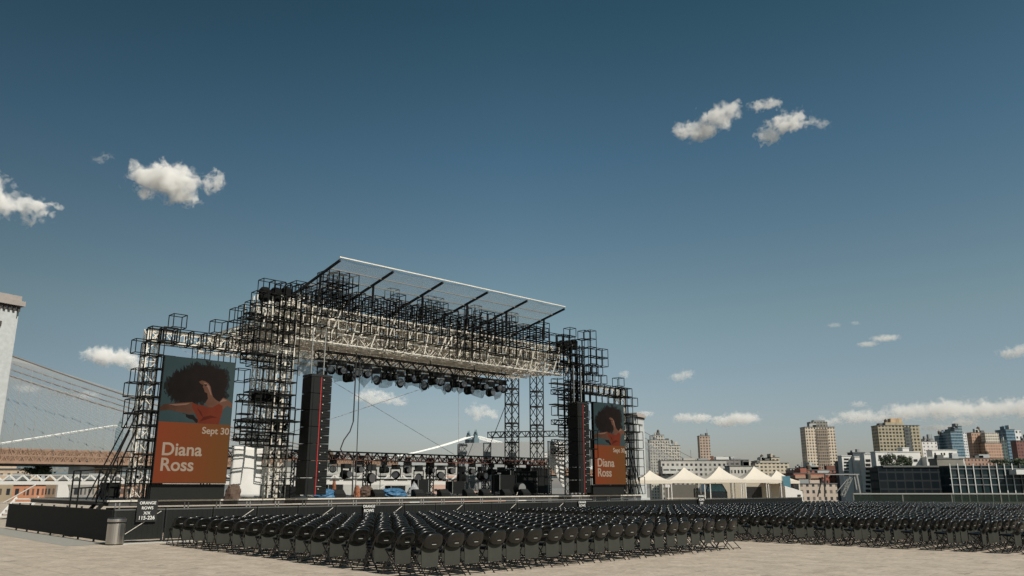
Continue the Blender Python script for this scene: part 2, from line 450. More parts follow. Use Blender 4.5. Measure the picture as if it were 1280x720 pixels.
for q in near:
    if q[0] == 'B': edgeB[q[1]] = min(edgeB.get(q[1], 99), q[2])
rowsB = sorted(edgeB)
for n_, (blk, r, i, p) in enumerate(near):
    if blk == 'A':
        if r == 0: lab = 'black folding chair, ' + ORD[i + 1] + ' from left in the nearest row of the left block'; grp = 'chairs in the nearest row of the left block'
        elif i == 0: lab = 'black folding chair at the left end of the left block, ' + ORD[r + 1] + ' row away'; grp = 'chairs along the left edge of the left block'
        elif i == 19: lab = 'black folding chair at the aisle end of the left block, ' + ORD[r + 1] + ' row away'; grp = 'chairs along the aisle'
        else: lab = 'black folding chair hemmed in on all sides inside the left seating block'; grp = 'chairs inside the left block'
    else:
        if i == edgeB[r] and i == 0:
            lab = 'black folding chair at the near left end of the ' + ORD[rowsB.index(r) + 1] + ' row of the right block, counted from the right edge of the photo'; grp = 'chairs at the row ends of the right block'
            lab = 'black folding chair at the aisle end of the ' + ORD[rowsB.index(r) + 1] + ' right-block row, counted from the right'
        else: lab = 'black folding chair inside a long row of the right seating block'; grp = 'chairs inside the right block'
    rz = TH + math.radians(random.gauss(0, 3.2)); loc = (p.x + U(-.04, .04), p.y + U(-.04, .04), 0)
    if n_ < 130 or (blk == 'A' and (r == 0 or i == 0)):
        if first: o = proto; o.location = loc; o.rotation_euler = (0, 0, rz); o['label'] = lab; first = False
        else: o = dup(proto, loc, rz, lab)
    else:
        o = bpy.data.objects.new('folding_chair', lite_me); COL.objects.link(o); o.location = loc; o.rotation_euler = (0, 0, rz)
        o['label'] = lab; o['category'] = 'chair'
    o['group'] = grp
# the far mass
V, Fq = merged(True); V = np.array(V); names = ['chair', 'chair_panel', 'slot_glint', 'chair_tube', 'chair_seat']
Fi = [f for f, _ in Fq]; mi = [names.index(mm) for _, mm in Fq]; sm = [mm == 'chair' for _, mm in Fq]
allV = []; allF = []; allM = []; allS = []
for k, (blk, r, i, p) in enumerate(far):
    a = TH + math.radians(random.gauss(0, 3.2)); c, s_ = math.cos(a), math.sin(a)
    W = V @ np.array([[c, s_, 0], [-s_, c, 0], [0, 0, 1]]) + np.array([p.x + U(-.03, .03), p.y + U(-.03, .03), 0])
    off = k * len(V); allV.append(W); allF += [tuple(x + off for x in f) for f in Fi]; allM += mi; allS += sm
me = bpy.data.meshes.new('folding_chairs_mass'); me.from_pydata(np.concatenate(allV).tolist(), [], allF)
for n_ in names: me.materials.append(M[n_])
me.polygons.foreach_set('material_index', allM); me.polygons.foreach_set('use_smooth', allS); me.update()
o = bpy.data.objects.new('folding_chairs', me); COL.objects.link(o)
tag(o, 'mass of small black folding chairs filling the far rows towards the stage', 'chairs', kind='stuff')
print('chairs', len(near), len(far))

# ------------------------------------------------------------------ stage deck
DZ = 1.21
root = sthing('stage_platform', 'long black stage platform with a bright metal front edge under the scaffold', 'stage', 13.5, 4, 0)
m = MB(); m.box((13.6, 5.2, DZ - .11), (30.2, 10.3, .2)); m.build('deck', M['deck_black'], root)
m = MB(); m.box((13.6, .02, DZ - .035), (30.2, .05, .055)); m.box((-1.53, 5.2, DZ - .035), (.05, 10.3, .055)); m.build('edge_trim', M['alu'], root)
m = MB(); m.box((13.6, .9, .48), (29.8, .04, .9)); m.build('skirt', M['black_fabric'], root)
k = 0
for s_ in np.arange(-1.2, 28.7, 1.22):
    m = MB()
    for d in (-.07, .07): m.bar((s_ + d, .05, 0), (s_ + d, .05, DZ - .1), .045, n=6)
    m.bar((s_ - .12, .05, .02), (s_ + .12, .05, .02), .08, .04)
    m.build('leg_pair', M['galv'], root)

# ------------------------------------------------------------------ scaffold of wire cubes
CU = .5; PZ = .52
m = MB(); h = CU / 2; w = .028
for x in (-h, h):
    for y in (-h, h): m.bar((x, y, -h), (x, y, h), w); m.bar((x, -h, y), (x, h, y), w); m.bar((-h, x, y), (h, x, y), w)
CUBE = m.mesh('wire_cube', M['black_tube'])
def cubes(root, cells, limit=100):
    """cells: (s, t, z) centres on the lattice; the first `limit` are parts, the rest one part"""
    g = ORG[root.name]; cells = sorted(set(cells), key=lambda c: (c[1], c[0]))
    random.Random(3).shuffle(cells); cells.sort(key=lambda c: c[1])
    for c in cells[:limit]:
        o = bpy.data.objects.new('wire_cube', CUBE); COL.objects.link(o); o.parent = root
        o.location = (c[0] - g[0], c[1] - g[1], c[2] - g[2])
    if len(cells) > limit:
        mm = MB()
        base = [tuple(v.co) for v in CUBE.vertices]; fs = [tuple(p.vertices) for p in CUBE.polygons]
        for c in cells[limit:]: mm.add([(x + c[0], y + c[1], z + c[2]) for x, y, z in base], fs)
        tag(mm.build('wire_cubes', M['black_tube'], root), kind='stuff')
rg = random.Random(11)
def lat(s0, s1, z0, z1, t, p, tj=0):
    out = []
    ns = int(round((s1 - s0) / PZ)); nz = int(round((z1 - z0) / PZ))
    for i in range(ns):
        for j in range(nz):
            if rg.random() < p: out.append((round(s0 + PZ * (i + .5), 3), t, round(z0 + PZ * (j + .5), 3)))
    return out
# left screen portal
def portal(label, s0, s1, mirror):
    root = sthing('screen_portal', label, 'scaffold', (s0 + s1) / 2, .6, DZ)
    co = (s1 - .15) if mirror else (s0 + .12)
    m = MB(); m.truss((co, .55, DZ), (co, .55, 7.5), .42, .42); m.build('truss_column', M['alu'], root)
    m = MB(); m.truss((s0, .55, 7.25), (s1, .55, 7.25), .42, .42); m.build('truss_beam', M['alu'], root)
    sg = -1 if mirror else 1
    X = lambda a: co + sg * a
    cells = []
    for j in range(12):
        z = DZ + .30 + PZ * j
        cells.append((X(-.02), .02, z))
        if j < 5 or j % 2: cells.append((X(.42), .02, z + rg.uniform(-.04, .04)))
        if rg.random() < .75: cells.append((X(.0), .56, z))
        if j < 7 and rg.random() < .6: cells.append((X(-.45), .30, z - .1))
        if rg.random() < .4: cells.append((X(.45), .56, z))
    for i in range(int((s1 - s0) / PZ) + 1):
        x = X(-.02 + PZ * i); cells.append((x, .02, 7.24)); cells.append((x + .1, .58, 7.24))
    extra = [(.72, 7.82), (2.33, 7.82), (3.10, 8.42), (3.08, 7.90), (3.6, 7.9), (1.75, 6.70), (2.8, 6.66), (-.54, 6.70), (-.45, 5.62), (-.62, 5.10)]
    for a, z in extra: cells.append((X(a), .02, z))
    for a in (-.78,) if not mirror else (-.78, -1.3):
        for z in ((1.5, 2.0, 2.6, 3.1, 3.6, 4.2, 4.7) if mirror else (1.5, 2.0)): cells.append((X(a), .3, z))
    cubes(root, cells)
    # raking braces down to the deck end
    m = MB()
    for a in (.2, .9):
        m.bar((X(-.3), a, 3.7), (X(-1.15), a, DZ + .02), .05); m.bar((X(-.2), a, 4.6), (X(-1.5), a, DZ + .02), .04)
    for z in (1.7, 2.3, 2.9): m.bar((X(-.25), .2, z), (X(-1.1 + (z - 1.2) * .3), .2, z), .035)
    m.build('raking_brace', M['black_tube'], root)
    m = MB()
    m.bar((X(.9), .5, 7.0), (X(1.75), .1, 6.42), .012); m.bar((X(2.2), .5, 7.0), (X(1.75), .1, 6.42), .012)
    m.build('hanging_wire', M['wire'], root)
portal('left scaffold frame of black wire cubes standing around the larger tall screen', -.62, 3.2, False)
portal('right scaffold frame of black wire cubes standing around the smaller distant screen', 23.9, 27.7, True)
# towers
def tower(label, s0, s1, mirror, side):
    root = sthing('scaffold_tower', label, 'scaffold', (s0 + s1) / 2, .8, DZ)
    for a, b in (((s0 + .9, .3), (s1 - .4, .3)) if mirror else ((s0 + 1.6, .55), (s1 - .3, .55), (s0 + 1.5, 2.2), (s1 - .3, 2.2))):
        m = MB(); m.truss((a, b, DZ), (a, b, 9.7), .36, .4, .035 if mirror else .045, .02 if mirror else .028); m.build('truss_column', M['steel_dark'] if mirror else M['alu'], root)
    for z in (3.6, 4.1, 5.2, 6.9, 8.6):
        m = MB(); m.truss((s0, .7, z), (s1, .7, z), .25, .3, .04, .025); m.build('cross_truss', M['black_tube'], root)
    cells = lat(s0, s1, DZ, 10.05, .0, .78) + lat(s0, s1, DZ + .2, 10.0, .55, .55) + lat(s0, s1, 3.2, 10.0, -.55, .22)
    if not mirror: cells = [c for c in cells if not (c[0] < s0 + 1.25 and c[2] < 3.3) and not (c[0] < s0 + .6 and c[2] > 9.3)]
    if mirror: cells = [c for c in cells if not (c[0] < s0 + .95 and c[2] < 4.3)]
    if mirror:
        cells += [(s1 + .26 + PZ * i, .0, z) for i, z in ((0, 9.9), (0, 9.38), (0, 8.86), (0, 8.3), (1, 9.38), (1, 8.86), (2, 8.86), (0, 10.4), (2, 9.4), (1, 8.3))]
        cells += [(s1 - .3, .0, 10.31), (s0 + .78, .0, 10.31)]
    else:
        cells += [(s0 - .26, .0, z) for z in (8.6, 8.08, 7.6, 6.0)] 
    cubes(root, cells)
    # chain-hoist bags and drapes near the top, dark boxes low down
    m = MB()
    for a, z in ((.75, 9.62), (1.25, 9.68), (1.75, 9.8)): m = MB(); m.lathe([(.16, -.3), (.24, -.2), (.25, .18), (.15, .3)], (s0 + a, .6, z), 12); m.build('hoist_bag', M['black_fabric'], root)
    for a, z in (((1.6, 5.3),) if mirror else ((.9, 5.3), (1.6, 5.3), (1.9, 4.2))): m = MB(); m.box((s0 + a, .7, z), (.5, .4, .45)); m.build('equipment_box', M['black_fabric'], root)
    for z in ((6.2, 7.4) if mirror else (3.55, 4.3, 5.05)): m = MB(); m.box(((s0 + s1) / 2, .75, z), (s1 - s0, .5, .05)); m.build('walkway', M['steel_dark'], root)
tower('left scaffold tower of stacked black wire cubes beside the larger screen', 3.2, 5.5, False, 1)
tower('right scaffold tower of stacked black wire cubes beside the smaller screen', 21.75, 24.05, True, -1)
# overhead grid
root = sthing('lighting_grid', 'overhead roof grid of black wire cubes and silver trusses spanning the stage', 'scaffold', 13.5, 3, 7.8)
for t, z in ((.75, 8.15), (.75, 9.2), (1.6, 8.25), (1.6, 9.3), (2.6, 8.3), (2.6, 9.2), (3.6, 8.3), (4.6, 8.35), (6.6, 8.4), (8.6, 8.4)):
    m = MB(); m.truss((4.5, t, z), (22.8, t, z), .46, .46, .05, .032); m.build('long_truss', M['alu'], root)
for s_ in np.arange(5.0, 22.6, .88):
    m = MB(); m.truss((s_, .3, 8.75), (s_, 9.2, 8.75), .4, .42, .05, .032); m.build('cross_truss', M['alu'], root)
for k in range(26):
    s_ = U(3.5, 6.6); t_ = U(.1, 1.6); z_ = U(8.1, 8.9)
    m = MB(); m.bar((s_, t_, z_), (s_ + U(-.06, .06), t_, z_ + U(.7, 1.3)), .055); m.build('upright_tube', M['alu'], root)
for k in range(60):
    s_ = U(6.2, 21.5); t_ = U(.2, 6.5); z_ = U(7.95, 8.5)
    m = MB(); m.bar((s_, t_, z_), (s_ + U(.3, .7), t_ + U(-.5, .5), z_ + U(.2, .7)), .06); m.build('roof_brace', M['alu'], root)
for s_ in np.arange(4.9, 22.6, 1.04):
    for k in range(3):
        m = MB(); m.bar((s_ + U(-.2, .2), .3 + k * .5, 7.95), (s_ + .6 + U(-.2, .2), .3 + k * .5, 9.7), .05); m.build('diagonal_brace', M['alu'], root)
cells = lat(5.5, 21.6, 9.0, 10.04, .0, .97) + lat(5.5, 21.6, 7.96, 9.0, .0, .36) + lat(5.5, 21.6, 9.0, 10.04, .53, .85) + lat(5.5, 21.6, 8.48, 9.0, .53, .4)
cells += lat(5.5, 21.6, 9.0, 10.56, 1.06, .7) + lat(5.5, 21.6, 9.52, 10.56, 1.6, .6) + lat(5.8, 21.3, 8.48, 10.04, -.53, .2) + lat(6.5, 8.1, 10.04, 11.1, .0, .9) + lat(6.5, 8.1, 10.04, 11.1, .53, .8)
cells += lat(8.1, 21.3, 10.04, 10.56, .0, .5) + lat(6.0, 8.6, 10.04, 10.56, .9, .7) + lat(6.9, 8.2, 10.3, 11.34, 1.2, .8)
cells += [(c, 1.06, 10.82) for c in (10.8, 13.1, 13.6, 16.2, 18.9)]
cubes(root, cells)
# clear plastic round the lamp bar
def wavy_sheet(s0, s1, t, z0, z1, amp, n, seed):
    rr = random.Random(seed); m = MB(); vs = []; fs = []; nz = 6
    for i in range(n + 1):
        s_ = s0 + (s1 - s0) * i / n; dz = rr.uniform(-.16, .16) + .1 * math.sin(i * .9)
        for j in range(nz + 1):
            f = j / nz
            vs.append((s_, t + amp * math.sin(i * 1.3 + j * .8) + rr.uniform(-.05, .05), z0 + dz * (1 - f) + (z1 - z0) * f))
    for i in range(n):
        for j in range(nz): a = i * (nz + 1) + j; fs.append((a, a + nz + 1, a + nz + 2, a + 1))
    m.add(vs, fs); return m
o = wavy_sheet(7.0, 19.6, 2.75, 6.62, 7.5, .16, 70, 5).build('plastic_cover', M['film'], None, (13.5, 2.6, 7.0), True); o.location = st(13.5, 2.6, 7.0); o.rotation_euler = (0, 0, TH)
tag(o, 'crumpled clear plastic film hanging behind the row of overhead lamps', 'plastic sheet')
o = wavy_sheet(5.5, 7.2, 2.2, 6.6, 7.7, .15, 12, 8).build('plastic_cover', M['film'], None, (6.3, 2.2, 7.0), True); o.location = st(6.3, 2.2, 7.0); o.rotation_euler = (0, 0, TH)
tag(o, 'small grey plastic film bunched above the left speaker column', 'plastic sheet')
# lamp bar
root = sthing('lamp_bar', 'black overhead truss carrying the front row of stage lamps', 'truss', 13.4, 2, 7.4)
m = MB(); m.truss((7.4, 2, 7.58), (19.4, 2, 7.58), .36, .4, .05, .035); m.build('truss', M['steel_dark'], root)
m = MB()
for s_ in (8, 11, 14, 17, 19): m.bar((s_, 2, 7.7), (s_, 2, 8.4), .03)
m.build('hanger', M['steel_dark'], root)
# canopy
root = sthing('stage_canopy', 'sloping mesh roof canopy with white front edge above the scaffold', 'canopy', 13.5, -1.3, 11.3)
kz = .21; zf = lambda t: 11.33 - kz * (t + 1.3)
vs = []; fs = []; ns = 30; nt_ = 10
for i in range(ns + 1):
    for j in range(nt_ + 1):
        t = -1.3 + 9 * j / nt_; vs.append((6.4 + 14.3 * i / ns, t, zf(t) - .05 * abs(math.sin(math.pi * i / ns * 6))))
for i in range(ns):
    for j in range(nt_): a = i * (nt_ + 1) + j; fs.append((a, a + nt_ + 1, a + nt_ + 2, a + 1))
m = MB(); m.add(vs, fs); m.build('roof_sheet', M['scrim'], root, smooth=True)
m = MB(); m.bar((6.35, -1.3, 11.36), (20.75, -1.3, 11.36), .055, .05); m.build('front_edge', M['alu'], root)
for s_ in (6.4, 9.2, 12.1, 15.0, 17.8, 20.7):
    m = MB(); m.bar((s_, -1.3, zf(-1.3) - .1), (s_, 7.7, zf(7.7) - .1), .08, .10); m.build('rafter', M['steel_dark'], root)
for t in (-.4, .5, 1.4, 2.6, 3.8, 5.0, 6.2):
    m = MB(); m.bar((6.4, t, zf(t) - .1), (20.7, t, zf(t) - .1), .045); m.build('purlin', M['galv'], root)
for s_ in (6.4, 9.2, 12.1, 15.0, 17.8, 20.7):
    m = MB(); m.bar((s_, .3, 9.7), (s_, .3, zf(.3) - .1), .08); m.bar((s_, 5, 8.9), (s_, 5, zf(5) - .1), .08); m.build('strut', M['steel_dark'], root)

# ------------------------------------------------------------------ LED screens
c_org = screen_mat('screen_orange', (.33, .070, .024), (.225, .092, .026), 2.75, 0, .47, .25)
c_teal = screen_mat('screen_teal', (.048, .085, .085), (.075, .115, .11), 2.75, 0, .46, .9)
c_hair = screen_mat('screen_hair', (.014, .011, .009), (.03, .02, .016), 2.75, 0, .45, 1.2)
c_skin = screen_mat('screen_skin', (.075, .033, .019), (.19, .09, .055), 2.2, 0, .55, .9)
c_fringe = screen_mat('screen_hair_edge', (.022, .024, .022), (.038, .048, .045), 2.75, 0, .4, 1.5)
c_glow = screen_mat('screen_skin_light', (.22, .11, .07), (.30, .17, .12), 2.2, 0, .6, .8)
c_fold = screen_mat('screen_garment_fold', (.12, .022, .012), (.17, .03, .015), 2.75, 0, .4, .8)
c_top = screen_mat('screen_garment', (.20, .036, .018), (.28, .055, .025), 2.75, 0, .42, 1.0)
c_txt = screen_mat('screen_text', (.36, .28, .20), (.36, .29, .21), 2.75, 0, .75)
def jag(pts, amt, n, seed):
    rr = random.Random(seed); out = []
    for a, b in zip(pts, pts[1:] + pts[:1]):
        for k in range(n):
            f = k / n; out.append((a[0] + (b[0] - a[0]) * f + rr.uniform(-amt, amt), a[1] + (b[1] - a[1]) * f + rr.uniform(-amt, amt)))
    return out
def led(label, s0):
    W, H, Z0 = 2.72, 4.60, 1.80; t0 = -.42
    root = sthing('led_screen', label, 'screen', s0, t0, Z0)
    m = MB(); m.box((s0 + W / 2, t0 + .11, Z0 + H / 2), (W + .04, .18, H + .04)); m.build('cabinet', M['black_panel'], root)
    def flat(name, pts, mm, lay, parent=root):
        m = MB(); m.poly([(s0 + x * W, Z0 + y * H) for x, y in pts], t0 + .018 - lay * .0035, t0 + .0183 - (lay - 1) * .0035)
        return m.build(name, mm, parent)
    pic = flat('picture', [(0, 0), (1, 0), (1, .475), (0, .475)], c_org, 1)
    flat('picture_background', [(0, .475), (1, .475), (1, 1), (0, 1)], c_teal, 1, pic)
    hair = [(.07, .70), (.04, .77), (.07, .83), (.18, .885), (.30, .92), (.40, .965), (.52, .955), (.62, .975), (.74, .96), (.87, .935), (.93, .85), (.90, .77), (.92, .70), (.84, .655), (.74, .66), (.66, .665), (.56, .64), (.44, .62), (.33, .60), (.24, .63), (.14, .65)]
    hc = (.49, .80)
    flat('picture_hair_fringe', jag([(hc[0] + (x - hc[0]) * 1.03, hc[1] + (y - hc[1]) * 1.05) for x, y in hair], .024, 9, 9), c_fringe, 2, pic)
    flat('picture_hair', jag([(hc[0] + (x - hc[0]) * .95, hc[1] + (y - hc[1]) * .93) for x, y in hair], .02, 9, 3), c_hair, 3, pic)
    flat('picture_hair_lock', jag([(.30, .56), (.45, .535), (.56, .50), (.62, .48), (.5, .485), (.36, .53)], .01, 3, 4), c_hair, 2, pic)
    flat('picture_arm', [(0, .588), (.04, .612), (.14, .622), (.28, .634), (.42, .645), (.50, .62), (.50, .565), (.40, .548), (.25, .558), (.12, .570), (.05, .563), (0, .558)], c_skin, 4, pic)
    flat('picture_shoulder', [(.80, .655), (.86, .70), (.93, .685), (1, .655), (1, .615), (.93, .635), (.87, .60)], c_skin, 4, pic)
    flat('picture_face', [(.49, .815), (.53, .828), (.58, .823), (.63, .808), (.665, .78), (.68, .745), (.71, .70), (.76, .675), (.82, .66), (.80, .62), (.70, .60), (.60, .635), (.64, .68), (.625, .725), (.585, .735), (.565, .765), (.55, .775), (.56, .792), (.52, .798)], c_skin, 4, pic)
    flat('picture_eyelid', [(.565, .795), (.60, .80), (.615, .79), (.585, .785)], c_hair, 6, pic)
    flat('picture_garment', [(.42, .640), (.50, .625), (.57, .625), (.64, .612), (.72, .612), (.80, .645), (.86, .63), (.865, .58), (.845, .53), (.83, .476), (.53, .476), (.52, .51), (.47, .56), (.43, .60)], c_top, 5, pic)
    flat('picture_face_light', [(.555, .812), (.60, .808), (.645, .785), (.662, .755), (.69, .71), (.672, .715), (.645, .75), (.62, .775), (.59, .79)], c_glow, 5, pic)
    flat('picture_shoulder_light', [(.81, .655), (.86, .69), (.92, .676), (.87, .668)], c_glow, 5, pic)
    flat('picture_arm_light', [(.10, .614), (.28, .626), (.40, .636), (.34, .618), (.20, .606)], c_glow, 5, pic)
    flat('picture_fold', [(.55, .49), (.60, .53), (.70, .545), (.80, .53), (.72, .525), (.62, .505)], c_fold, 6, pic)
    flat('picture_fold', [(.50, .60), (.56, .57), (.60, .52), (.545, .555)], c_fold, 6, pic)
    tz = t0 + .018 - .008
    lettering('lettering', 'Sept 30', .35, c_txt, root, (s0 + W * .99, tz, Z0 + H * .395), 'RIGHT')
    lettering('lettering', 'Diana', .65, c_txt, root, (s0 + W * .07, tz, Z0 + H * .215), 'LEFT')
    lettering('lettering', 'Ross', .65, c_txt, root, (s0 + W * .07, tz, Z0 + H * .095), 'LEFT')
led('larger tall screen showing a woman with big hair, left of the stage', -.25)
led('smaller tall screen showing the same woman, far right of the stage', 24.0)
for s0, lab in ((-.2, 'low black box plinth under the larger tall screen'), (24.0, 'low black box plinth under the smaller right screen')):
    r_ = sthing('screen_plinth', lab, 'plinth', s0 + 1.35, .1, DZ)
    m = MB(); m.box((s0 + 1.35, .0, DZ + .28), (2.75, .5, .55)); m.build('body', M['black_panel'], r_)
    m = MB(); m.box((s0 + 1.35, -.26, DZ + .52), (2.75, .03, .03)); m.build('rim', M['steel_dark'], r_)

# ------------------------------------------------------------------ speaker columns
def array(label, s0, t0=-1.35):
    root = sthing('speaker_column', label, 'loudspeaker', s0 + .55, t0 + .4, 6.1); root.scale = (.88, 1, 1)
    nb = 14; H = 4.72; z0 = 1.34; hb = H / nb
    for k in range(nb):
        z = z0 + hb * (k + .5); lean = .0
        m = MB()
        x0, x1 = s0 + .56, s0 + 1.10
        m.add([(x0, t0, z - hb * .47), (x1, t0, z - hb * .47), (x1, t0, z + hb * .47), (x0, t0, z + hb * .47),
               (x0, t0 + .7, z - hb * .40), (x1, t0 + .7, z - hb * .40), (x1, t0 + .7, z + hb * .40), (x0, t0 + .7, z + hb * .40)],
              [(0, 1, 2, 3), (1, 5, 6, 2), (5, 4, 7, 6), (4, 0, 3, 7), (3, 2, 6, 7), (0, 4, 5, 1)])
        for j in range(3): m.box((s0 + .86, t0 - .008, z - hb * .3 + j * hb * .3), (.40, .015, .02))
        cab = m.build('speaker_cabinet', M['black_panel'], root)
        m = MB(); m.box((s0 + .66, t0 - .02, z + hb * .2), (.04, .03, .035)); m.build('rigging_pin', M['alu'], cab)
    for k in range(7):
        z = z0 + H / 7 * (k + .5)
        m = MB(); m.box((s0 + .24, t0 + .32, z), (.50, .74, H / 7 * .965)); m.bar((s0 + .12, t0 - .055, z - H / 15), (s0 + .12, t0 - .055, z + H / 15), .03)
        m.build('side_cabinet', M['black_panel'], root)
    m = MB(); m.box((s0 + .525, t0 + .02, z0 + H / 2), (.035, .1, H)); m.build('cable_strip', M['red'], root)
    m = MB(); m.box((s0 + .55, t0 + .35, z0 + H + .06), (1.1, .75, .1)); m.build('flying_frame', M['steel_dark'], root)
    for d in (.18, .85):
        m = MB(); m.bar((s0 + d, t0 + .35, z0 + H + .1), (s0 + d, t0 + .35, 8.2), .04); m.build('hoist_chain', M['galv'], root)
array('left column of stacked black loudspeakers with a red cable strip, nearer the camera', 5.25)
array('right column of stacked black loudspeakers hanging beside the smaller screen', 21.45)

# ------------------------------------------------------------------ moving lamps
root = thing('stage_lamp', 'x', 'stage lamp', (0, 0, 0), TH, 'lamps hanging under the overhead lamp bar')
m = MB(); m.box((0, 0, -.10), (.34, .26, .18)); m.build('base', M['steel_dark'], root)
m = MB()
for sg in (-1, 1): m.box((sg * .2, 0, -.34), (.035, .1, .38))
m.box((0, 0, -.185), (.44, .14, .03)); m.build('yoke', M['steel_dark'], root)
m = MB(); m.lathe([(.10, -.24), (.15, -.20), (.16, .0), (.17, .12), (.15, .2)], (0, 0, -.42), 14, 'y')
hd = m.build('head', M['black_fabric'], root)
m = MB(); m.lathe([(.13, 0), (.12, .012)], (0, -.252, -.42), 14, 'y'); m.build('lens', M['lens'], hd)
remember(root); lamp = root
rl = random.Random(4)
for i in range(24):
    s_ = 7.7 + i * .5
    loc = st(s_, 2 + rl.uniform(-.1, .1), 7.40 - (i % 3 == 0) * .12)
    lab = 'black stage lamp, ' + ORD[i + 1] + ' from the left under the overhead bar'
    o = lamp if i == 0 else dup(lamp, loc)
    o.location = loc; o['label'] = lab; o.rotation_euler = (0, 0, TH + rl.uniform(-.9, .9)); o.scale = (1.12, 1.12, 1.12 if i % 3 else 1.4)
# rear low truss and its lamps
root = sthing('rear_truss', 'low dark lighting truss standing across the back of the stage', 'truss', 15, 6, DZ)
m = MB(); m.truss((4.2, 6, 3.22), (27.3, 6, 3.22), .4, .3, .055, .04); m.build('truss', M['steel_dark'], root)
m = MB(); m.truss((4.2, 5.75, 3.12), (27.3, 5.75, 3.12), .24, .24, .03, .022); m.build('cable_tray', M['brick_dark'], root)
for s_ in (4.5, 9.0, 13.2, 17.4, 21.6, 27.0):
    m = MB(); m.truss((s_, 6.2, DZ), (s_, 6.2, 3.0), .3, .3, .045, .03); m.build('leg', M['steel_dark'], root)
m = MB(); m.bar((4.2, 6.05, 2.05), (27.3, 6.05, 2.05), .07); m.build('rail', M['steel_dark'], root)
for s_ in np.arange(5, 27, 1.5): m = MB(); m.box((s_, 5.76, 3.12), (.28, .12, .22)); m.build('junction_box', M['steel_dark'], root)
for i in range(22):
    o = dup(lamp, st(9.4 + i * .78, 5.95, 3.0 - (i % 2) * .16), TH + rl.uniform(-1.2, 1.2), 'black stage lamp, ' + ORD[i + 1] + ' from the left under the low rear truss')
    o['group'] = 'lamps hanging under the low rear truss'; k_ = 1.3 if i % 2 else 1.1; o.scale = (k_, k_, k_ * (1.35 if i % 4 == 1 else 1.))
# rear lattice masts
for s_, lab in ((24.37, 'left of two slim dark lattice masts at the back right of the stage'), (26.63, 'right of two slim dark lattice masts at the back right of the stage')):
    r_ = sthing('lattice_mast', lab, 'mast', s_, 6.8, DZ)
    m = MB(); m.truss((s_, 6.8, DZ), (s_, 6.8, 8.9), .62, .72, .055, .035); m.build('mast', M['steel_dark'], r_)
    for z in (3.0, 4.4, 5.6, 6.8, 7.8): m = MB(); m.box((s_, 6.8, z), (.66, .66, .08)); m.build('collar', M['steel_dark'], r_)
r_ = sthing('cross_beam', 'short horizontal lattice beam tied to the two rear masts', 'truss', 24.3, 6.1, 5.3)
m = MB(); m.truss((22.0, 6.3, 4.75), (30.0, 6.3, 5.2), .34, .36, .05, .03); m.build('truss', M['steel_dark'], r_)
# back scenery on the stage
r_ = sthing('grey_screen_wall', 'plain grey panel wall behind the right half of the rear truss', 'panel', 24.5, 9, DZ)
m = MB(); m.add([(21.9, 9.0, 1.4), (29.6, 9.0, 1.4), (29.6, 9.0, 4.75), (21.9, 9.0, 4.35), (21.9, 9.12, 1.4), (29.6, 9.12, 1.4), (29.6, 9.12, 4.75), (21.9, 9.12, 4.35)], [(0, 1, 2, 3), (5, 4, 7, 6), (3, 2, 6, 7), (1, 5, 6, 2), (4, 0, 3, 7)]); m.build('panel', M['grey_panel'], r_)
m = MB()
for s_ in (21.95, 23.9, 25.8, 27.7, 29.5): m.bar((s_, 9.2, DZ), (s_, 9.2, 4.3), .08)
m.build('frame', M['steel_dark'], r_)
def sheet(label, s0, s1, t, z0, z1, seed, cut=False):
    r_ = sthing('white_sheet', label, 'sheet', (s0 + s1) / 2, t, DZ)
    rr = random.Random(seed); m = MB(); vs = []; fs = []; n = 14
    for i in range(n + 1):
        for j in range(n + 1):
            f = i / n; g = j / n
            lo = z0 + (cut and max(0, (1 - f) * 1.6 - .2) or 0)
            vs.append((s0 + (s1 - s0) * f, t + .04 * math.sin(5 * f + 3 * g + seed) + rr.uniform(-.008, .008), lo + (z1 - lo) * g))
    for i in range(n):
        for j in range(n): a = i * (n + 1) + j; fs.append((a, a + n + 1, a + n + 2, a + 1))
    m.add(vs, fs); o = m.build('cloth', M['white_sheet'], r_, smooth=True)
    sd = o.modifiers.new('thickness', 'SOLIDIFY'); sd.thickness = .01
    m = MB(); m.bar((s0 - .05, t + .08, z1), (s1 + .05, t + .08, z1), .05)
    for e in (s0, s1): m.bar((e, t + .08, DZ), (e, t + .08, z1), .05)
    m.build('frame', M['galv'], r_)
sheet('white cloth panel striped with shadows behind the left scaffold tower', 3.22, 4.5, .75, 1.25, 3.25, 1)
sheet('white cloth panel with slanting lower edge beside the right speaker column', 21.95, 23.3, 1.2, 1.5, 4.15, 2, True)
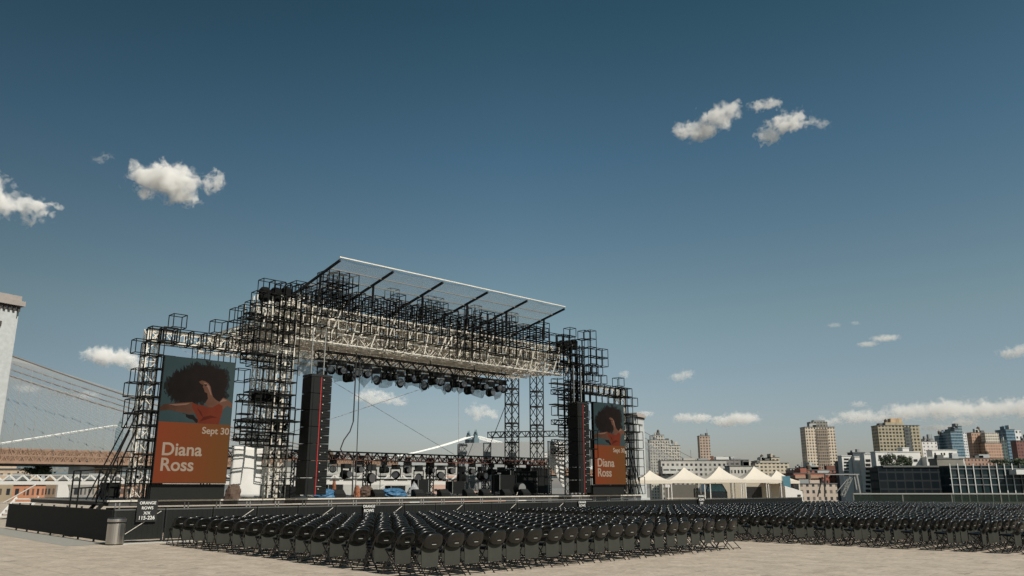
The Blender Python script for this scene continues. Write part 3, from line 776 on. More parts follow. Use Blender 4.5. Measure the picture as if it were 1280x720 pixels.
# backline
def case(label, s_, t, d, mm='black_panel', handles=True):
    r_ = sthing('equipment_case', label, 'case', s_, t, DZ)
    m = MB(); m.box((s_, t, DZ + .06 + d[2] / 2), d); m.build('body', M[mm], r_)
    for sg in (-1, 1):
        for q in (-1, 1):
            m = MB(); m.box((s_ + sg * d[0] * .49, t + q * d[1] * .49, DZ + .06 + d[2] / 2), (.03, .03, d[2] + .01)); m.build('corner_trim', M['galv'], r_)
            m = MB(); m.lathe([(.03, -.02), (.03, .02)], (s_ + sg * d[0] * .38, t + q * d[1] * .38, DZ + .03), 8, 'y'); m.build('castor', M['rubber'], r_)
labs = [(15.2, 4.2, (.7, .6, .75), 'small black road case on the stage floor near its middle'),
        (18.2, 4.9, (.9, .6, .7), 'wide low black road case left of the drum on stage right'),
        (22.3, 4.0, (2.2, .8, 1.3), 'largest black road case stacked upstage right of the drum'),
        (20.7, 3.6, (1.3, .7, 1.05), 'tall black road case close behind the drum'),
        (24.9, 5.2, (1.7, .8, 1.5), 'black road case under the right lattice masts'),
        (13.2, 3.6, (.9, .5, .45), 'low black road case beside the blue tarpaulin'),
        (9.2, 3.0, (.8, .6, .5), 'low black road case right of the left speaker column'),
        (-.95, 1.8, (.55, .5, .55), 'black case at the far left end of the stage')]
for s_, t, d, lab in labs: case(lab, s_, t, d)
# drum lying on its side
r_ = sthing('bass_drum', 'pale round bass drum head facing forward on stage right', 'drum', 20.6, 2.2, DZ)
m = MB(); m.lathe([(.30, -.2), (.31, -.19), (.31, .19), (.30, .2)], (20.6, 2.2, DZ + .36), 24, 'y'); m.build('shell', M['black_panel'], r_, smooth=False)
m = MB(); m.lathe([(.27, 0), (.26, .01)], (20.6, 1.985, DZ + .36), 24, 'y'); m.build('drum_head', M['galv'], r_)
m = MB()
for a in (-.25, .25): m.bar((20.6 + a, 2.1, DZ + .2), (20.6 + a * 1.7, 2.0, DZ), .025)
m.build('leg', M['alu'], r_)
def heap(name, label, s_, t, w, d, h, mm, seed, cone=False):
    rr = random.Random(seed); m = MB(); n = 22; k = 9; vs = []; fs = []
    for i in range(k + 1):
        f = i / k
        for j in range(n):
            a = 2 * math.pi * j / n; rad = (1 - f ** 1.1) if cone else math.cos(f * math.pi / 2) ** .55
            rad = max(.02, rad * (1 + rr.uniform(-.13, .13)))
            vs.append((s_ + w / 2 * rad * math.cos(a), t + d / 2 * rad * math.sin(a), DZ + h * (f if cone else math.sin(f * math.pi / 2)) * (1 + rr.uniform(-.12, .05)) + .005))
    for i in range(k):
        for j in range(n): fs.append((i * n + j, i * n + (j + 1) % n, (i + 1) * n + (j + 1) % n, (i + 1) * n + j))
    fs.append(tuple(k * n + j for j in range(n))); fs.append(tuple(range(n - 1, -1, -1)))
    m.add(vs, fs); o = m.build(name, M[mm], None, (s_, t, DZ)); o.location = st(s_, t, DZ); o.rotation_euler = (0, 0, TH)
    tag(o, label, cat={'tarp_heap': 'tarpaulin', 'cloth_bag': 'bag', 'covered_gear': 'cover'}[name])
heap('tarp_heap', 'bright blue speckled tarpaulin heaped over gear at centre stage', 11.9, 2.0, 1.5, 1.1, .38, 'blue_tarp', 1)
heap('tarp_heap', 'low dull blue tarpaulin beside the left speaker column', 7.8, 1.2, 1.1, .8, .35, 'blue_tarp', 2)
heap('cloth_bag', 'upright orange cloth bag standing left on the stage', 8.8, 2.2, .2, .22, .75, 'orange_cloth', 3)
heap('cloth_bag', 'rounded orange cloth bag beside the dark bags at centre stage', 9.9, 2.0, .32, .3, .5, 'orange_cloth', 4)
heap('covered_gear', 'pale grey cone-shaped cover standing right of the blue tarpaulin', 13.4, 2.3, .9, .8, .72, 'grey_panel', 5, True)
heap('covered_gear', 'dark rounded cover beside the orange cloth bag', 10.5, 2.1, .7, .6, .5, 'brown_cloth', 6)
heap('covered_gear', 'round brown cover beside the plinth of the larger screen', 2.95, -.1, .6, .55, .55, 'brown_cloth', 7)
heap('covered_gear', 'low black cover among the cases behind the left tower', 7.2, 3.5, 1.2, .9, .5, 'black_fabric', 8)
rw_ = random.Random(21)
for k, s_ in enumerate((8.3, 10.6, 12.9, 14.4, 15.9, 17.3, 18.8, 20.0)):
    t = rw_.uniform(.9, 1.5)
    r_ = sthing('stage_monitor', ORD[k + 1] + ' black wedge loudspeaker from the left along the stage front edge', 'loudspeaker', s_, t, DZ, 'wedge loudspeakers on the stage')
    m = MB(); vs = [(s_ + a, t + y, DZ + z) for a in (-.28, .28) for y, z in ((-.2, .005), (-.2, .12), (.05, .34), (.2, .30), (.2, .005))]
    m.add(vs, [(0, 1, 2, 3, 4), (9, 8, 7, 6, 5)] + [(i, i + 5, (i + 1) % 5 + 5, (i + 1) % 5) for i in range(5)]); m.build('body', M['black_panel'], r_)
    m = MB(); m.add([(s_ + a, t - .2 + f * .25 - .012, DZ + .12 + f * .22 + .006) for a, f in ((-.24, .1), (.24, .1), (.24, .9), (-.24, .9))], [(0, 1, 2, 3)]); m.build('grille', M['steel_dark'], r_)
for k in range(9):
    s_ = 8.2 + k * 1.5 + rw_.uniform(-.4, .4); t = rw_.uniform(2.6, 4.6); m = MB()
    for q in range(5):
        ph = rw_.uniform(0, 6); rr_ = rw_.uniform(.18, .36); pts = [(s_ + rr_ * math.cos(a * .4 + ph) + .1 * math.sin(a), t + rr_ * .8 * math.sin(a * .4 + ph), DZ + .03 + .03 * q + .02 * math.sin(a * 1.3)) for a in range(17)]
        m.path(pts, .02, 5)
    o = m.build('cable_coil', M['rubber' if k % 3 else 'galv'], None, (s_, t, DZ)); o.location = st(s_, t, DZ); o.rotation_euler = (0, 0, TH)
    tag(o, ORD[k + 1] + ' coil of cable from the left lying on the stage floor', 'cable', 'cable coils on the stage floor')
# microphone stands
for k, (s_, t) in enumerate(((10.9, 1.6), (14.9, 1.5), (16.6, 2.2), (18.2, 1.7))):
    r_ = sthing('microphone_stand', ORD[k + 1] + ' thin black microphone stand from the left on the stage', 'microphone stand', s_, t, DZ, 'microphone stands on the stage')
    m = MB(); m.bar((s_, t, DZ + .03), (s_, t, DZ + 1.25), .03, n=6); m.build('pole', M['black_tube'], r_)
    m = MB(); m.lathe([(.14, 0), (.14, .03), (.03, .04)], (s_, t, DZ), 14); m.build('base', M['black_tube'], r_)
    m = MB(); m.bar((s_, t, DZ + 1.25), (s_ + .35, t - .1, DZ + 1.42), .025, n=6); m.build('boom', M['black_tube'], r_)
# hanging cable with a loop, and guy wires
def cable(name, label, pts, r, mm, cat='cable'):
    m = MB(); m.path(pts, r, 6); p = pts[0]; o = m.build(name, M[mm], None, tuple(p)); o.location = st(*p); o.rotation_euler = (0, 0, TH); tag(o, label, cat)
pts = [(8.9, 1, 7.7 - i * .35) for i in range(10)] + [(8.75, 1, 4.1), (8.45, 1, 3.7), (8.3, 1, 3.3), (8.5, 1, 3.05), (8.8, 1, 3.1), (9.0, 1, 2.9), (9.02, 1, DZ + .02)]
cable('hanging_cable', 'thick black cable hanging from the grid with a loop near its foot', pts, .03, 'rubber')
cable('drop_line', 'straight thin black drop line beside the looped hanging cable', [(9.12, 1.02, 7.7), (9.2, 1.02, DZ)], .02, 'rubber', 'line')
cable('drop_line', 'single thin vertical wire hanging at the middle of the stage opening', [(15.9, 2, 7.4), (16.0, 2, 3.4)], .011, 'wire', 'line')
cable('guy_wire', 'thin guy wire rising from the left speaker column across the opening', [(7.4, 8.5, 3.6), (20.5, 8.5, 8.2)], .012, 'wire', 'wire')
cable('guy_wire', 'thin guy wire falling to the right across the opening', [(10.0, 8.5, 8.3), (22.0, 8.5, 3.2)], .012, 'wire', 'wire')
cable('guy_wire', 'dotted dark guy wire slanting down from the right grid end', [(23.6, 5.6, 8.3), (21.0, 5.6, 3.3)], .022, 'steel_dark', 'wire')
# stairs at the left end
r_ = sthing('stage_stairs', 'black stage stairs with tube handrails at the left end of the platform', 'stairs', -2.3, .7, 0)
for k in range(5):
    m = MB(); m.box((-1.7 - k * .17, .7, DZ - .12 - k * .22), (.19, .8, .05)); m.build('tread', M['steel_dark'], r_)
for t in (.3, 1.1):
    m = MB(); m.bar((-1.6, t, DZ - .1), (-1.6, t, DZ + 1.05), .045); m.bar((-2.45, t, .2), (-2.45, t, DZ + 1.0), .045)
    m.bar((-1.6, t, DZ + 1.05), (-2.45, t, DZ + 1.0), .045); m.bar((-1.6, t, DZ + .45), (-2.45, t, DZ + .4), .035); m.bar((-1.62, t, DZ - .15), (-2.5, t, .05), .05, .12)
    m.build('handrail', M['black_tube'], r_)

# ------------------------------------------------------------------ barricades
def barrier(label, grp, p, a, L, rail='galv', brace=True):
    r_ = thing('barricade', label, 'barrier', p, a, grp); ORG[r_.name] = (0, 0, 0)
    m = MB(); m.box((L / 2, 0, .53), (L - .06, .02, .86)); 
    for k in range(int(L / .16)): m.box((.08 + k * .16, -.012, .53), (.05, .01, .84))
    m.build('panel', M['black_panel'], r_)
    m = MB(); m.bar((.0, 0, .985), (L - .02, 0, .985), .045); m.build('top_rail', M['steel_dark'] if rail == 'dark' else M['galv_dull'], r_)
    for x in (.03, L - .05):
        m = MB(); m.bar((x, .01, 0), (x, .01, 1.0), .05); m.build('post', M['steel_dark'], r_)
    m = MB(); m.box((L / 2, -.25, .012), (L - .04, .5, .015)); m.build('foot_plate', M['foot'], r_)
    if brace:
        m = MB(); m.bar((.15, -.05, .14), (L - .15, -.05, .93), .022, n=6); m.build('brace', M['alu'], r_)
    return r_
M['galv_dull'] = mat('dull_rail', (.10, .10, .095), .5, .4)
M['slat_shine'] = mat('painted_slat_shine', (.09, .09, .08), .6, var=.9, scale=4)  # lighter grey that paints highlights on the slats, not wear
M['foot'] = mat('foot_plate_metal', (.55, .53, .48), .5, .3)
L = 1.53
for k in range(28):
    s_ = -2.7 + k * L
    barrier('black barricade panel, ' + (ORD[k + 1] if k < 25 else 'one of the last') + ' from the left along the stage front', 'barricade panels along the stage front', st(s_, -4.35, 0), TH, L - .01, brace=(k % 2 == 0 and k < 13))
# slatted fence going back on the left
for k in range(8):
    p = st(-2.72, -4.3 + k * 1.6, 0)
    r_ = thing('slat_fence', 'black vertical-slat fence panel, ' + ORD[k + 1] + ' back from the steel bin', 'fence', p, TH + math.pi / 2, 'slat fence panels left of the stage'); ORG[r_.name] = (0, 0, 0)
    m = MB()
    for j in range(17): m.box((.06 + j * .094, 0, .53), (.064, .018, .92))
    m.build('slats', M['black_panel'], r_)
    rf = random.Random(k + 40); m = MB()
    for j in range(16):
        if rf.random() < .75: z_ = rf.uniform(.1, .45); m.box((.107 + j * .094, -.012, (z_ + .93) / 2), (.012, .012, .93 - z_))
    m.build('slat_shine_rods', M['slat_shine'], r_)  # thin added rods painting the light streaks along the slats
    m = MB()
    for z in (.12, .96): m.box((.8, -.03, z), (1.56, .04, .05))
    m.build('rail', M['steel_dark'], r_)
    m = MB(); m.box((.02, -.04, .52), (.06, .05, 1.04)); m.build('post', M['steel_dark'], r_)
# signs on the barricade
def sign(label, s_, lines, w=.52, h=.62, z=.70):
    r_ = sthing('row_sign', label, 'sign', s_, -4.45, z)
    m = MB(); m.poly([(s_ - w / 2, z), (s_ + w / 2, z), (s_ + w / 2, z + h), (s_ - w / 2, z + h)], -4.45, -4.425); m.build('board', M['sign_black'], r_)
    n = len(lines)
    for k, (tx, sz) in enumerate(lines):
        lettering('lettering', tx, sz, M['sign_white'], r_, (s_, -4.456, z + h - .14 - k * (h - .06) / n), 'CENTER')
sign('black row sign with four lines of white text beside the steel bin', -1.78, [('ORANGE', .12), ('ROWS', .12), ('X/X', .12), ('115-226', .15)], .62, .66, .62)
sign('black row sign with white text in front of centre stage left', 6.3, [('ORANGE', .13), ('ROWS', .15), ('X/X', .15)], .5, .55, .5)
sign('black row sign with white text in front of the right speaker column', 18.3, [('ORANGE', .13), ('ROWS', .15), ('X/X', .15)], .5, .55, .5)
sign('black row sign with white text below the second white tent', 28.3, [('ORANGE', .15), ('ROWS', .17), ('X/X', .17)], .6, .65, .6)
# steel bin
bl = Vector((-11.74, 24.75, 0))
r_ = thing('litter_bin', 'round brushed steel litter bin at the corner of the black fence', 'bin', bl)
m = MB(); m.lathe([(.235, .02), (.25, .03), (.25, .60), (.24, .61)], bl, 28); m.build('body', M['brushed'], r_, smooth=False)
m = MB(); m.lathe([(.245, 0), (.255, .02)], bl, 28); m.lathe([(.22, .61), (.22, .655)], bl, 28); m.build('dark_band', M['rubber'], r_)
m = MB(); m.lathe([(.255, .655), (.262, .665), (.262, .74), (.23, .765), (.10, .772)], bl, 28); m.build('lid', M['brushed'], r_)
# white cloth-like strip and little grey stair left of the fence
p = at(12, 655, 44)
r_ = thing('white_steps', 'small white metal steps beyond the left end of the slat fence', 'steps', (p.x, 44, 0))
for k in range(6): m = MB(); m.box((p.x, 44 + k * .25, .12 + k * .18), (1.1, .28, .05)); m.build('tread', M['white_paint'], r_)
for e in (-.6, .6):
    m = MB(); m.bar((p.x + e, 43.9, .05), (p.x + e, 45.3, 1.1), .06, .12); m.build('stringer', M['white_paint'], r_)
# ------------------------------------------------------------------ white roof canopy frame behind the stage
r_ = thing('white_roof_frame', 'long white steel canopy frame with zigzag truss behind the stage', 'canopy frame', (-30, 85, 0))
m = MB(); m.box((-29, 85, 2.05), (62, .5, .34)); m.build('beam', M['white_paint'], r_)
m = MB()
for k in range(44):
    x = -59.6 + k * 1.4; m.bar((x, 84.9, 2.25), (x + .7, 84.9, 2.82), .14); m.bar((x + .7, 84.9, 2.82), (x + 1.4, 84.9, 2.25), .14)
m.bar((-60, 84.9, 2.85), (2, 84.9, 2.85), .07); m.build('zigzag_truss', M['white_paint'], r_)
m = MB(); m.box((-29, 85.6, 2.32), (62, .1, .08)); m.build('gutter', M['steel_dark'], r_)
for x in (-58.5, -46.2, -34, -22, -10, 1):
    m = MB(); m.box((x, 85, .94), (.95, .5, 1.88)); m.build('column', M['white_paint'], r_)
for x in (-52, -40, -28, -16):
    m = MB(); m.bar((x, 84.7, .1), (x + 3, 84.7, 1.85), .09); m.build('diagonal_brace', M['white_paint'], r_)
# ------------------------------------------------------------------ parapet and glass guard on the right
for k in range(12):
    x = 28.5 + k * 4.1
    r_ = thing('glass_guard', 'glass guard panel with pale top rail, ' + ORD[k + 1] + ' from the left along the far deck edge', 'railing', (x, 69, 0), 0, 'glass guard panels along the far deck edge')
    m = MB(); m.box((x + 2.05, 69, .56), (4.02, .03, 1.0)); m.build('pane', M['guard_glass'], r_)
    m = MB(); m.box((x + 2.05, 69, 1.10), (4.1, .14, .1)); m.build('top_rail', M['galv'], r_)
    m = MB(); m.box((x + .05, 69.05, .54), (.1, .1, 1.06)); m.build('post', M['galv'], r_)
    m = MB(); m.box((x + 2.05, 69.06, .06), (4.1, .12, .12)); m.build('base_channel', M['galv'], r_)
r_ = thing('concrete_pier', 'pale concrete block in the glass guard at the far right', 'block', (47.2, 68.6, 0))
m = MB(); m.box((47.2, 68.5, .5), (2.2, .6, 1.0)); m.build('body', mat('pale_concrete', (.45, .43, .38), .85), r_)
m = MB(); m.box((47.2, 68.5, 1.03), (2.4, .7, .06)); m.build('cap', M['stone'], r_)
# grey gantry
r_ = thing('gantry_frame', 'grey steel gantry frame with raking leg before the red brick buildings', 'gantry', (30, 74, 0))
q = lambda u, v: at(u, v, 74)
m = MB(); m.bar(q(1031, 593), q(1074, 593), .09); m.build('beam', M['galv'], r_)
for a, b, w in (((1071, 593), (1076, 620), .10), ((1068, 596), (1071, 612), .08)): m = MB(); m.bar(q(*a), q(*b), w); m.build('leg', M['galv'], r_)
m = MB(); m.truss(q(1063, 597), q(1053, 620), .26, .3, .035, .03); m.build('raking_leg', M['galv'], r_)
m = MB(); m.bar(q(1060, 598), q(1045, 616), .06); m.build('stay', M['galv'], r_)
m = MB(); m.bar(q(1031, 593), q(1031, 621), .10); m.bar(q(1028, 596), q(1022, 621), .09); m.build('post', M['steel_dark'], r_)

# ------------------------------------------------------------------ tents
def tent(label, u, y, w, h, hp, zw=True):
    p = at(u, 608, y); x = p.x
    r_ = thing('canopy_tent', label, 'tent', (x, y, 0), 0, 'white peaked tents')
    n = 8; vs = []; fs = []; k = 12
    m = MB(); sq = []
    for i in range(4 * k):
        e, f = divmod(i, k); f = f / k * 2 - 1
        sq.append([(f, -1), (1, f), (-f, 1), (-1, -f)][e])
    for j in range(n + 1):
        f = j / n; sc = (1 - f) ; zz = h + (hp - h) * (f ** 1.55)
        for a, b in sq:
            c = abs(a) if abs(a) < abs(b) else abs(b)
            vs.append((x + a * w / 2 * max(sc, .01), y + b * w / 2 * max(sc, .01), zz - .10 * (1 - c) * sc * f))
    K = 4 * k
    for j in range(n):
        for i in range(K): fs.append((j * K + i, j * K + (i + 1) % K, (j + 1) * K + (i + 1) % K, (j + 1) * K + i))
    m.add(vs, fs); m.build('roof', M['tent'], r_, smooth=False)
    m = MB()
    for a, b, c, d in ((0, -1, w, .02), (0, 1, w, .02), (-1, 0, .02, w), (1, 0, .02, w)):
        m.box((x + a * w / 2, y + b * w / 2, h - .13), (c, d, .28))
    m.build('valance', M['tent'], r_)
    for a in (-1, 1):
        for b in (-1, 1): m = MB(); m.bar((x + a * (w / 2 - .06), y + b * (w / 2 - .06), 0), (x + a * (w / 2 - .06), y + b * (w / 2 - .06), h), .07); m.build('leg', M['white_paint'], r_)
    return x
tent('leftmost white peaked tent, partly behind the right scaffold frame', 813, 74, 3.3, 2.2, 3.1)
tent('second white peaked tent from the left, below the stone bridge tower', 856, 76, 3.9, 2.25, 3.42)
tent('third white peaked tent from the left, beneath the brown slab tower', 900, 78, 3.9, 2.3, 3.55)
tent('fourth white peaked tent from the left, over the beige booth', 944, 80, 3.9, 2.3, 3.6)
tent('rightmost smaller white tent beside the blue banner', 972, 84, 3.4, 2.25, 3.3)
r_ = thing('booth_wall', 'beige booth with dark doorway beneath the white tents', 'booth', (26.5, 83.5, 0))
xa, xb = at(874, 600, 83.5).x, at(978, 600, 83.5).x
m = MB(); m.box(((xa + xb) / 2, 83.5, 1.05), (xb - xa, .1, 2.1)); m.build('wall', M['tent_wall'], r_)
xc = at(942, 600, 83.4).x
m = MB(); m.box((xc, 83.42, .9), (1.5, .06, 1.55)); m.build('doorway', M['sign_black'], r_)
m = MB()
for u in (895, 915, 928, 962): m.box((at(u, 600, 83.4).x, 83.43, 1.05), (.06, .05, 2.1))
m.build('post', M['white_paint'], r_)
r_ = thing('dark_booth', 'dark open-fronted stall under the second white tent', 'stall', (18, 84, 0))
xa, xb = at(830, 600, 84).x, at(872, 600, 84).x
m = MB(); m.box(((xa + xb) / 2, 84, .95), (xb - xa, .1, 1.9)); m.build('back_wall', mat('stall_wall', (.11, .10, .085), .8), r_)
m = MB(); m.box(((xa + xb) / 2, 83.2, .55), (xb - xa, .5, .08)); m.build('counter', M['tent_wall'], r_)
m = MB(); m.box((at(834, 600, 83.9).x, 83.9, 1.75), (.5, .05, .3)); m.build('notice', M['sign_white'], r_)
# teal-glazed parked cart between the tents
p = at(893, 610, 79); r_ = thing('parked_van', 'dark van with teal windscreen parked between two white tents', 'van', (p.x, 79, 0))
m = MB(); m.add([(p.x - 1.1, 78.2, .35), (p.x + 1.0, 78.2, .35), (p.x + 1.0, 78.2, 1.2), (p.x + .6, 78.3, 1.95), (p.x - .7, 78.3, 1.95), (p.x - 1.1, 78.2, 1.2)] + [(p.x - 1.1, 81.5, .35), (p.x + 1.0, 81.5, .35), (p.x + 1.0, 81.5, 1.2), (p.x + .6, 81.4, 1.95), (p.x - .7, 81.4, 1.95), (p.x - 1.1, 81.5, 1.2)],
            [(0, 1, 2, 3, 4, 5), (11, 10, 9, 8, 7, 6)] + [(i, i + 6, (i + 1) % 6 + 6, (i + 1) % 6) for i in range(6)]); m.build('body', mat('dark_car_paint', (.03, .035, .04), .25, .2), r_)
m = MB(); m.add([(p.x - .95, 78.19, 1.25), (p.x + .88, 78.19, 1.25), (p.x + .5, 78.28, 1.88), (p.x - .6, 78.28, 1.88)], [(0, 1, 2, 3)]); m.build('windscreen', M['teal'], r_)
m = MB(); m.box((p.x, 78.15, .55), (1.9, .12, .18)); m.build('bumper', M['white_paint'], r_)
for a in (-.9, .8):
    for b in (78.9, 80.8): m = MB(); m.lathe([(.33, -.1), (.35, 0), (.33, .1)], (p.x + a, b, .35), 14, 'y'); m.build('wheel', M['rubber'], r_)
# blue banner and white cart
p = at(983, 598, 82); r_ = thing('blue_banner', 'upright teal blue banner at the right end of the tents', 'banner', (p.x, 82, 0))
m = MB(); m.box((p.x, 82, 2.15), (.75, .05, 1.1)); m.build('cloth', M['teal'], r_)
m = MB(); m.bar((p.x - .42, 82.05, 0), (p.x - .42, 82.05, 2.75), .05); m.build('pole', M['galv'], r_)
p = at(990, 612, 80); r_ = thing('white_kiosk', 'small white kiosk with sloping roof right of the tents', 'kiosk', (p.x, 80, 0))
m = MB(); m.poly([(p.x - .9, 0), (p.x + .75, 0), (p.x + .75, 1.25), (p.x - .9, 1.75)], 79.3, 81); m.build('body', M['white_paint'], r_)
m = MB()
for z in (.45, .85): m.box((p.x + .4, 79.28, z), (.3, .05, .18))
m.build('window', M['sign_black'], r_)

# ------------------------------------------------------------------ stone suspension bridge
BD = Vector((.532, .847, 0)); BE = Vector((.847, -.532, 0)); CL = Vector((-181, 257, 0)); CR = CL + BD * 511
BA = math.atan2(BD.y, BD.x)
r_ = thing('suspension_bridge', 'stone-towered suspension bridge with tan lattice deck passing behind the stage', 'bridge', (CL.x, CL.y, -24))
def bp(a, e, z): return CL + BD * a + BE * e + Vector((0, 0, z))
def arch_tower(a0):
    m = MB(); tw = 20; 
    # outline with two pointed openings: piers and top block
    for e, w in ((-16.6, 6.8), (0, 6.0), (16.6, 6.8)):
        m.box(bp(a0, e, 12.5), (16, w, 73), BA)
    m.box(bp(a0, 0, 53.5), (15.4, 39.6, 9.2), BA)
    for e0 in (-8.1, 8.1):                       # stepped pointed arches
        for k in range(6):
            f = k / 5; half = 5.1 * math.cos(f * 1.35)
            for sg in (-1, 1):
                wd = 5.1 - half + .3
                m.box(bp(a0, e0 + sg * (half + wd / 2), 41 + k * 1.45), (15.3, wd, 1.46), BA)
    for e in (-16.6, 0, 16.6):
        for sg in (-1, 1): m.box(bp(a0 + sg * 8.3, e, 20), (1.4, 3.6, 80), BA)
    m.box(bp(a0, 0, -16), (19, 44, 18), BA)
    o = m.build('stone_tower', M['stone'], r_)
    m = MB(); m.box(bp(a0, 0, 59.2), (18.4, 43, 1.6), BA); m.box(bp(a0, 0, 60.9), (16.6, 41, 1.7), BA); m.build('cornice', M['stone_dark'], o)
    m = MB()
    for k in range(12): m.box(bp(a0 - 8 + k * 1.45, 20.2, 57.4), (.7, .6, 1.4), BA)
    for d in (-3, 0, 3): m.box(bp(a0 + d, 20.05, 52), (.9, .5, 1.6), BA)
    m.build('corbel', M['bridge_dark'], o)
arch_tower(0); arch_tower(511)
m = MB()
a, b = -140, 840
def dz(x): return 7.2 + 3.2 * (1 - ((x - 255) / 420) ** 2)
n = 360
for k in range(n):
    x0 = a + (b - a) * k / n; x1 = a + (b - a) * (k + 1) / n
    for e in (-12.8, -4.5, 4.5, 12.8):
        m.bar(bp(x0, e, dz(x0) + 4.2), bp(x1, e, dz(x1) + 4.2), .55); m.bar(bp(x0, e, dz(x0) + 2.2), bp(x1, e, dz(x1) + 2.2), .4); m.bar(bp(x0, e, dz(x0)), bp(x1, e, dz(x1)), .8)
        m.bar(bp(x0, e, dz(x0)), bp(x0, e, dz(x0) + 4.2), .34); m.bar(bp(x0, e, dz(x0)), bp(x1, e, dz(x1) + 4.2), .3); m.bar(bp(x1, e, dz(x1)), bp(x0, e, dz(x0) + 4.2), .3)
m.build('lattice_deck', M['bridge_tan'], r_)
m = MB()
for k in range(60):
    x0 = a + (b - a) * k / 60; x1 = a + (b - a) * (k + 1) / 60
    p0, p1 = bp(x0, -12.5, dz(x0) - .8), bp(x1, -12.5, dz(x1) - .8); p2, p3 = bp(x1, 12.5, dz(x1) - .8), bp(x0, 12.5, dz(x0) - .8)
    u_ = Vector((0, 0, .7)); m.add([p0, p1, p2, p3, p0 + u_, p1 + u_, p2 + u_, p3 + u_], [(0, 1, 2, 3), (4, 7, 6, 5), (0, 4, 5, 1), (3, 2, 6, 7)])
m.build('floor', M['bridge_dark'], r_)
def cz(x):
    if 0 <= x <= 511: return 13 + (33 + 6 * x / 511) * ((x - 255.5) / 255.5) ** 2
    if x < 0: f = -x / 285; return 46 - f * 34 + 6 * f * (f - 1) * 1.5
    f = (x - 511) / 285; return 52 - f * 42 + 6 * f * (f - 1) * 1.5
for e in (-13.5, -4.3, 4.3, 13.5):
    m = MB(); xs = np.linspace(-140, 790, 94)
    for x0, x1 in zip(xs, xs[1:]): m.bar(bp(x0, e, cz(x0)), bp(x1, e, cz(x1)), .5, n=6)
    m.build('main_cable', M['cable_brown'], r_)
stays = []
for e in (13.5, -13.5):
    for x in np.arange(-2, 250, 3.4): stays.append((bp(x, e, dz(x) + 4), bp(x, e, cz(x))))
for tx in (0, 511):
    for e in (13.5, -13.5):
        for k in range(3, 40):
            for sg in (-1, 1):
                x = tx + sg * k * 4.2
                if -140 < x < 790: stays.append((bp(tx, e, 45), bp(x, e, dz(x) + 4)))
for x in np.arange(254, 790, 5.0):
    for e in (13.5, -13.5):
        if cz(x) > dz(x) + 5: stays.append((bp(x, e, dz(x) + 4), bp(x, e, cz(x))))
for a_, b_ in stays[:100]: m = MB(); m.bar(a_, b_, .11); m.build('suspender', M['wire'], r_)
m = MB()
for a_, b_ in stays[100:]: m.bar(a_, b_, .10)
tag(m.build('suspenders', M['wire'], r_), kind='stuff')
# ------------------------------------------------------------------ steel bridge farther off
T1 = Vector((-486, 1004, 0)); T2 = Vector((-60, 1221, 0)); D2 = (T2 - T1).normalized(); E2 = Vector((D2.y, -D2.x, 0)); A2 = math.atan2(D2.y, D2.x); L2 = (T2 - T1).length
r_ = thing('steel_bridge', 'distant blue-grey steel suspension bridge with pale cables', 'bridge', (T1.x, T1.y, -24))
b2 = lambda a, e, z: T1 + D2 * a + E2 * e + Vector((0, 0, z))
for a0 in (0, L2):
    m = MB()
    for e in (-13, 13):
        m.box(b2(a0, e, 24), (8, 8, 96), A2); m.box(b2(a0, e, 75), (5, 5, 7), A2)
    m.box(b2(a0, 0, 66), (6.5, 19, 8), A2); m.box(b2(a0, 0, 30), (6.5, 19, 5), A2)
    for k in range(5):
        for sg in (-1, 1): m.box(b2(a0, sg * (9.5 - (.35 * k * k) * .55 - .6), 52 + k * 2.2), (6, 1.2 + .6 * k, 2.3), A2)
    o = m.build('tower', M['mb_steel'], r_)
    m = MB()
    for e in (-16, -13, -10, 10, 13, 16): m.lathe([(1.2, 0), (1.4, 2), (.5, 4), (.1, 7)], b2(a0, e, 78), 8)
    m.build('finial', M['mb_steel'], o)
def c2(x):
    if 0 <= x <= L2: return 33 + 43 * ((x - L2 / 2) / (L2 / 2)) ** 2
    d = -x if x < 0 else x - L2
    return 76 - d / 220 * 46
for e in (-13, -5, 5, 13):
    m = MB(); xs = np.linspace(-220, L2 + 220, 70)
    for x0, x1 in zip(xs, xs[1:]): m.bar(b2(x0, e, c2(x0)), b2(x1, e, c2(x1)), 1.3, n=6)
    m.build('main_cable', M['cable_pale'], r_)
for x in np.arange(-215, L2 + 215, 9.0):
    m = MB(); m.bar(b2(x, 13, 22), b2(x, 13, c2(x)), .25); m.build('suspender', M['wire'], r_)
m = MB(); m.truss(b2(-400, 0, 20), b2(L2 + 500, 0, 20), 9, 9, .9, .6); m.box(b2(L2 / 2, 0, 17), (L2 + 800, 30, 1.6), A2); m.build('deck', M['mb_steel'], r_)

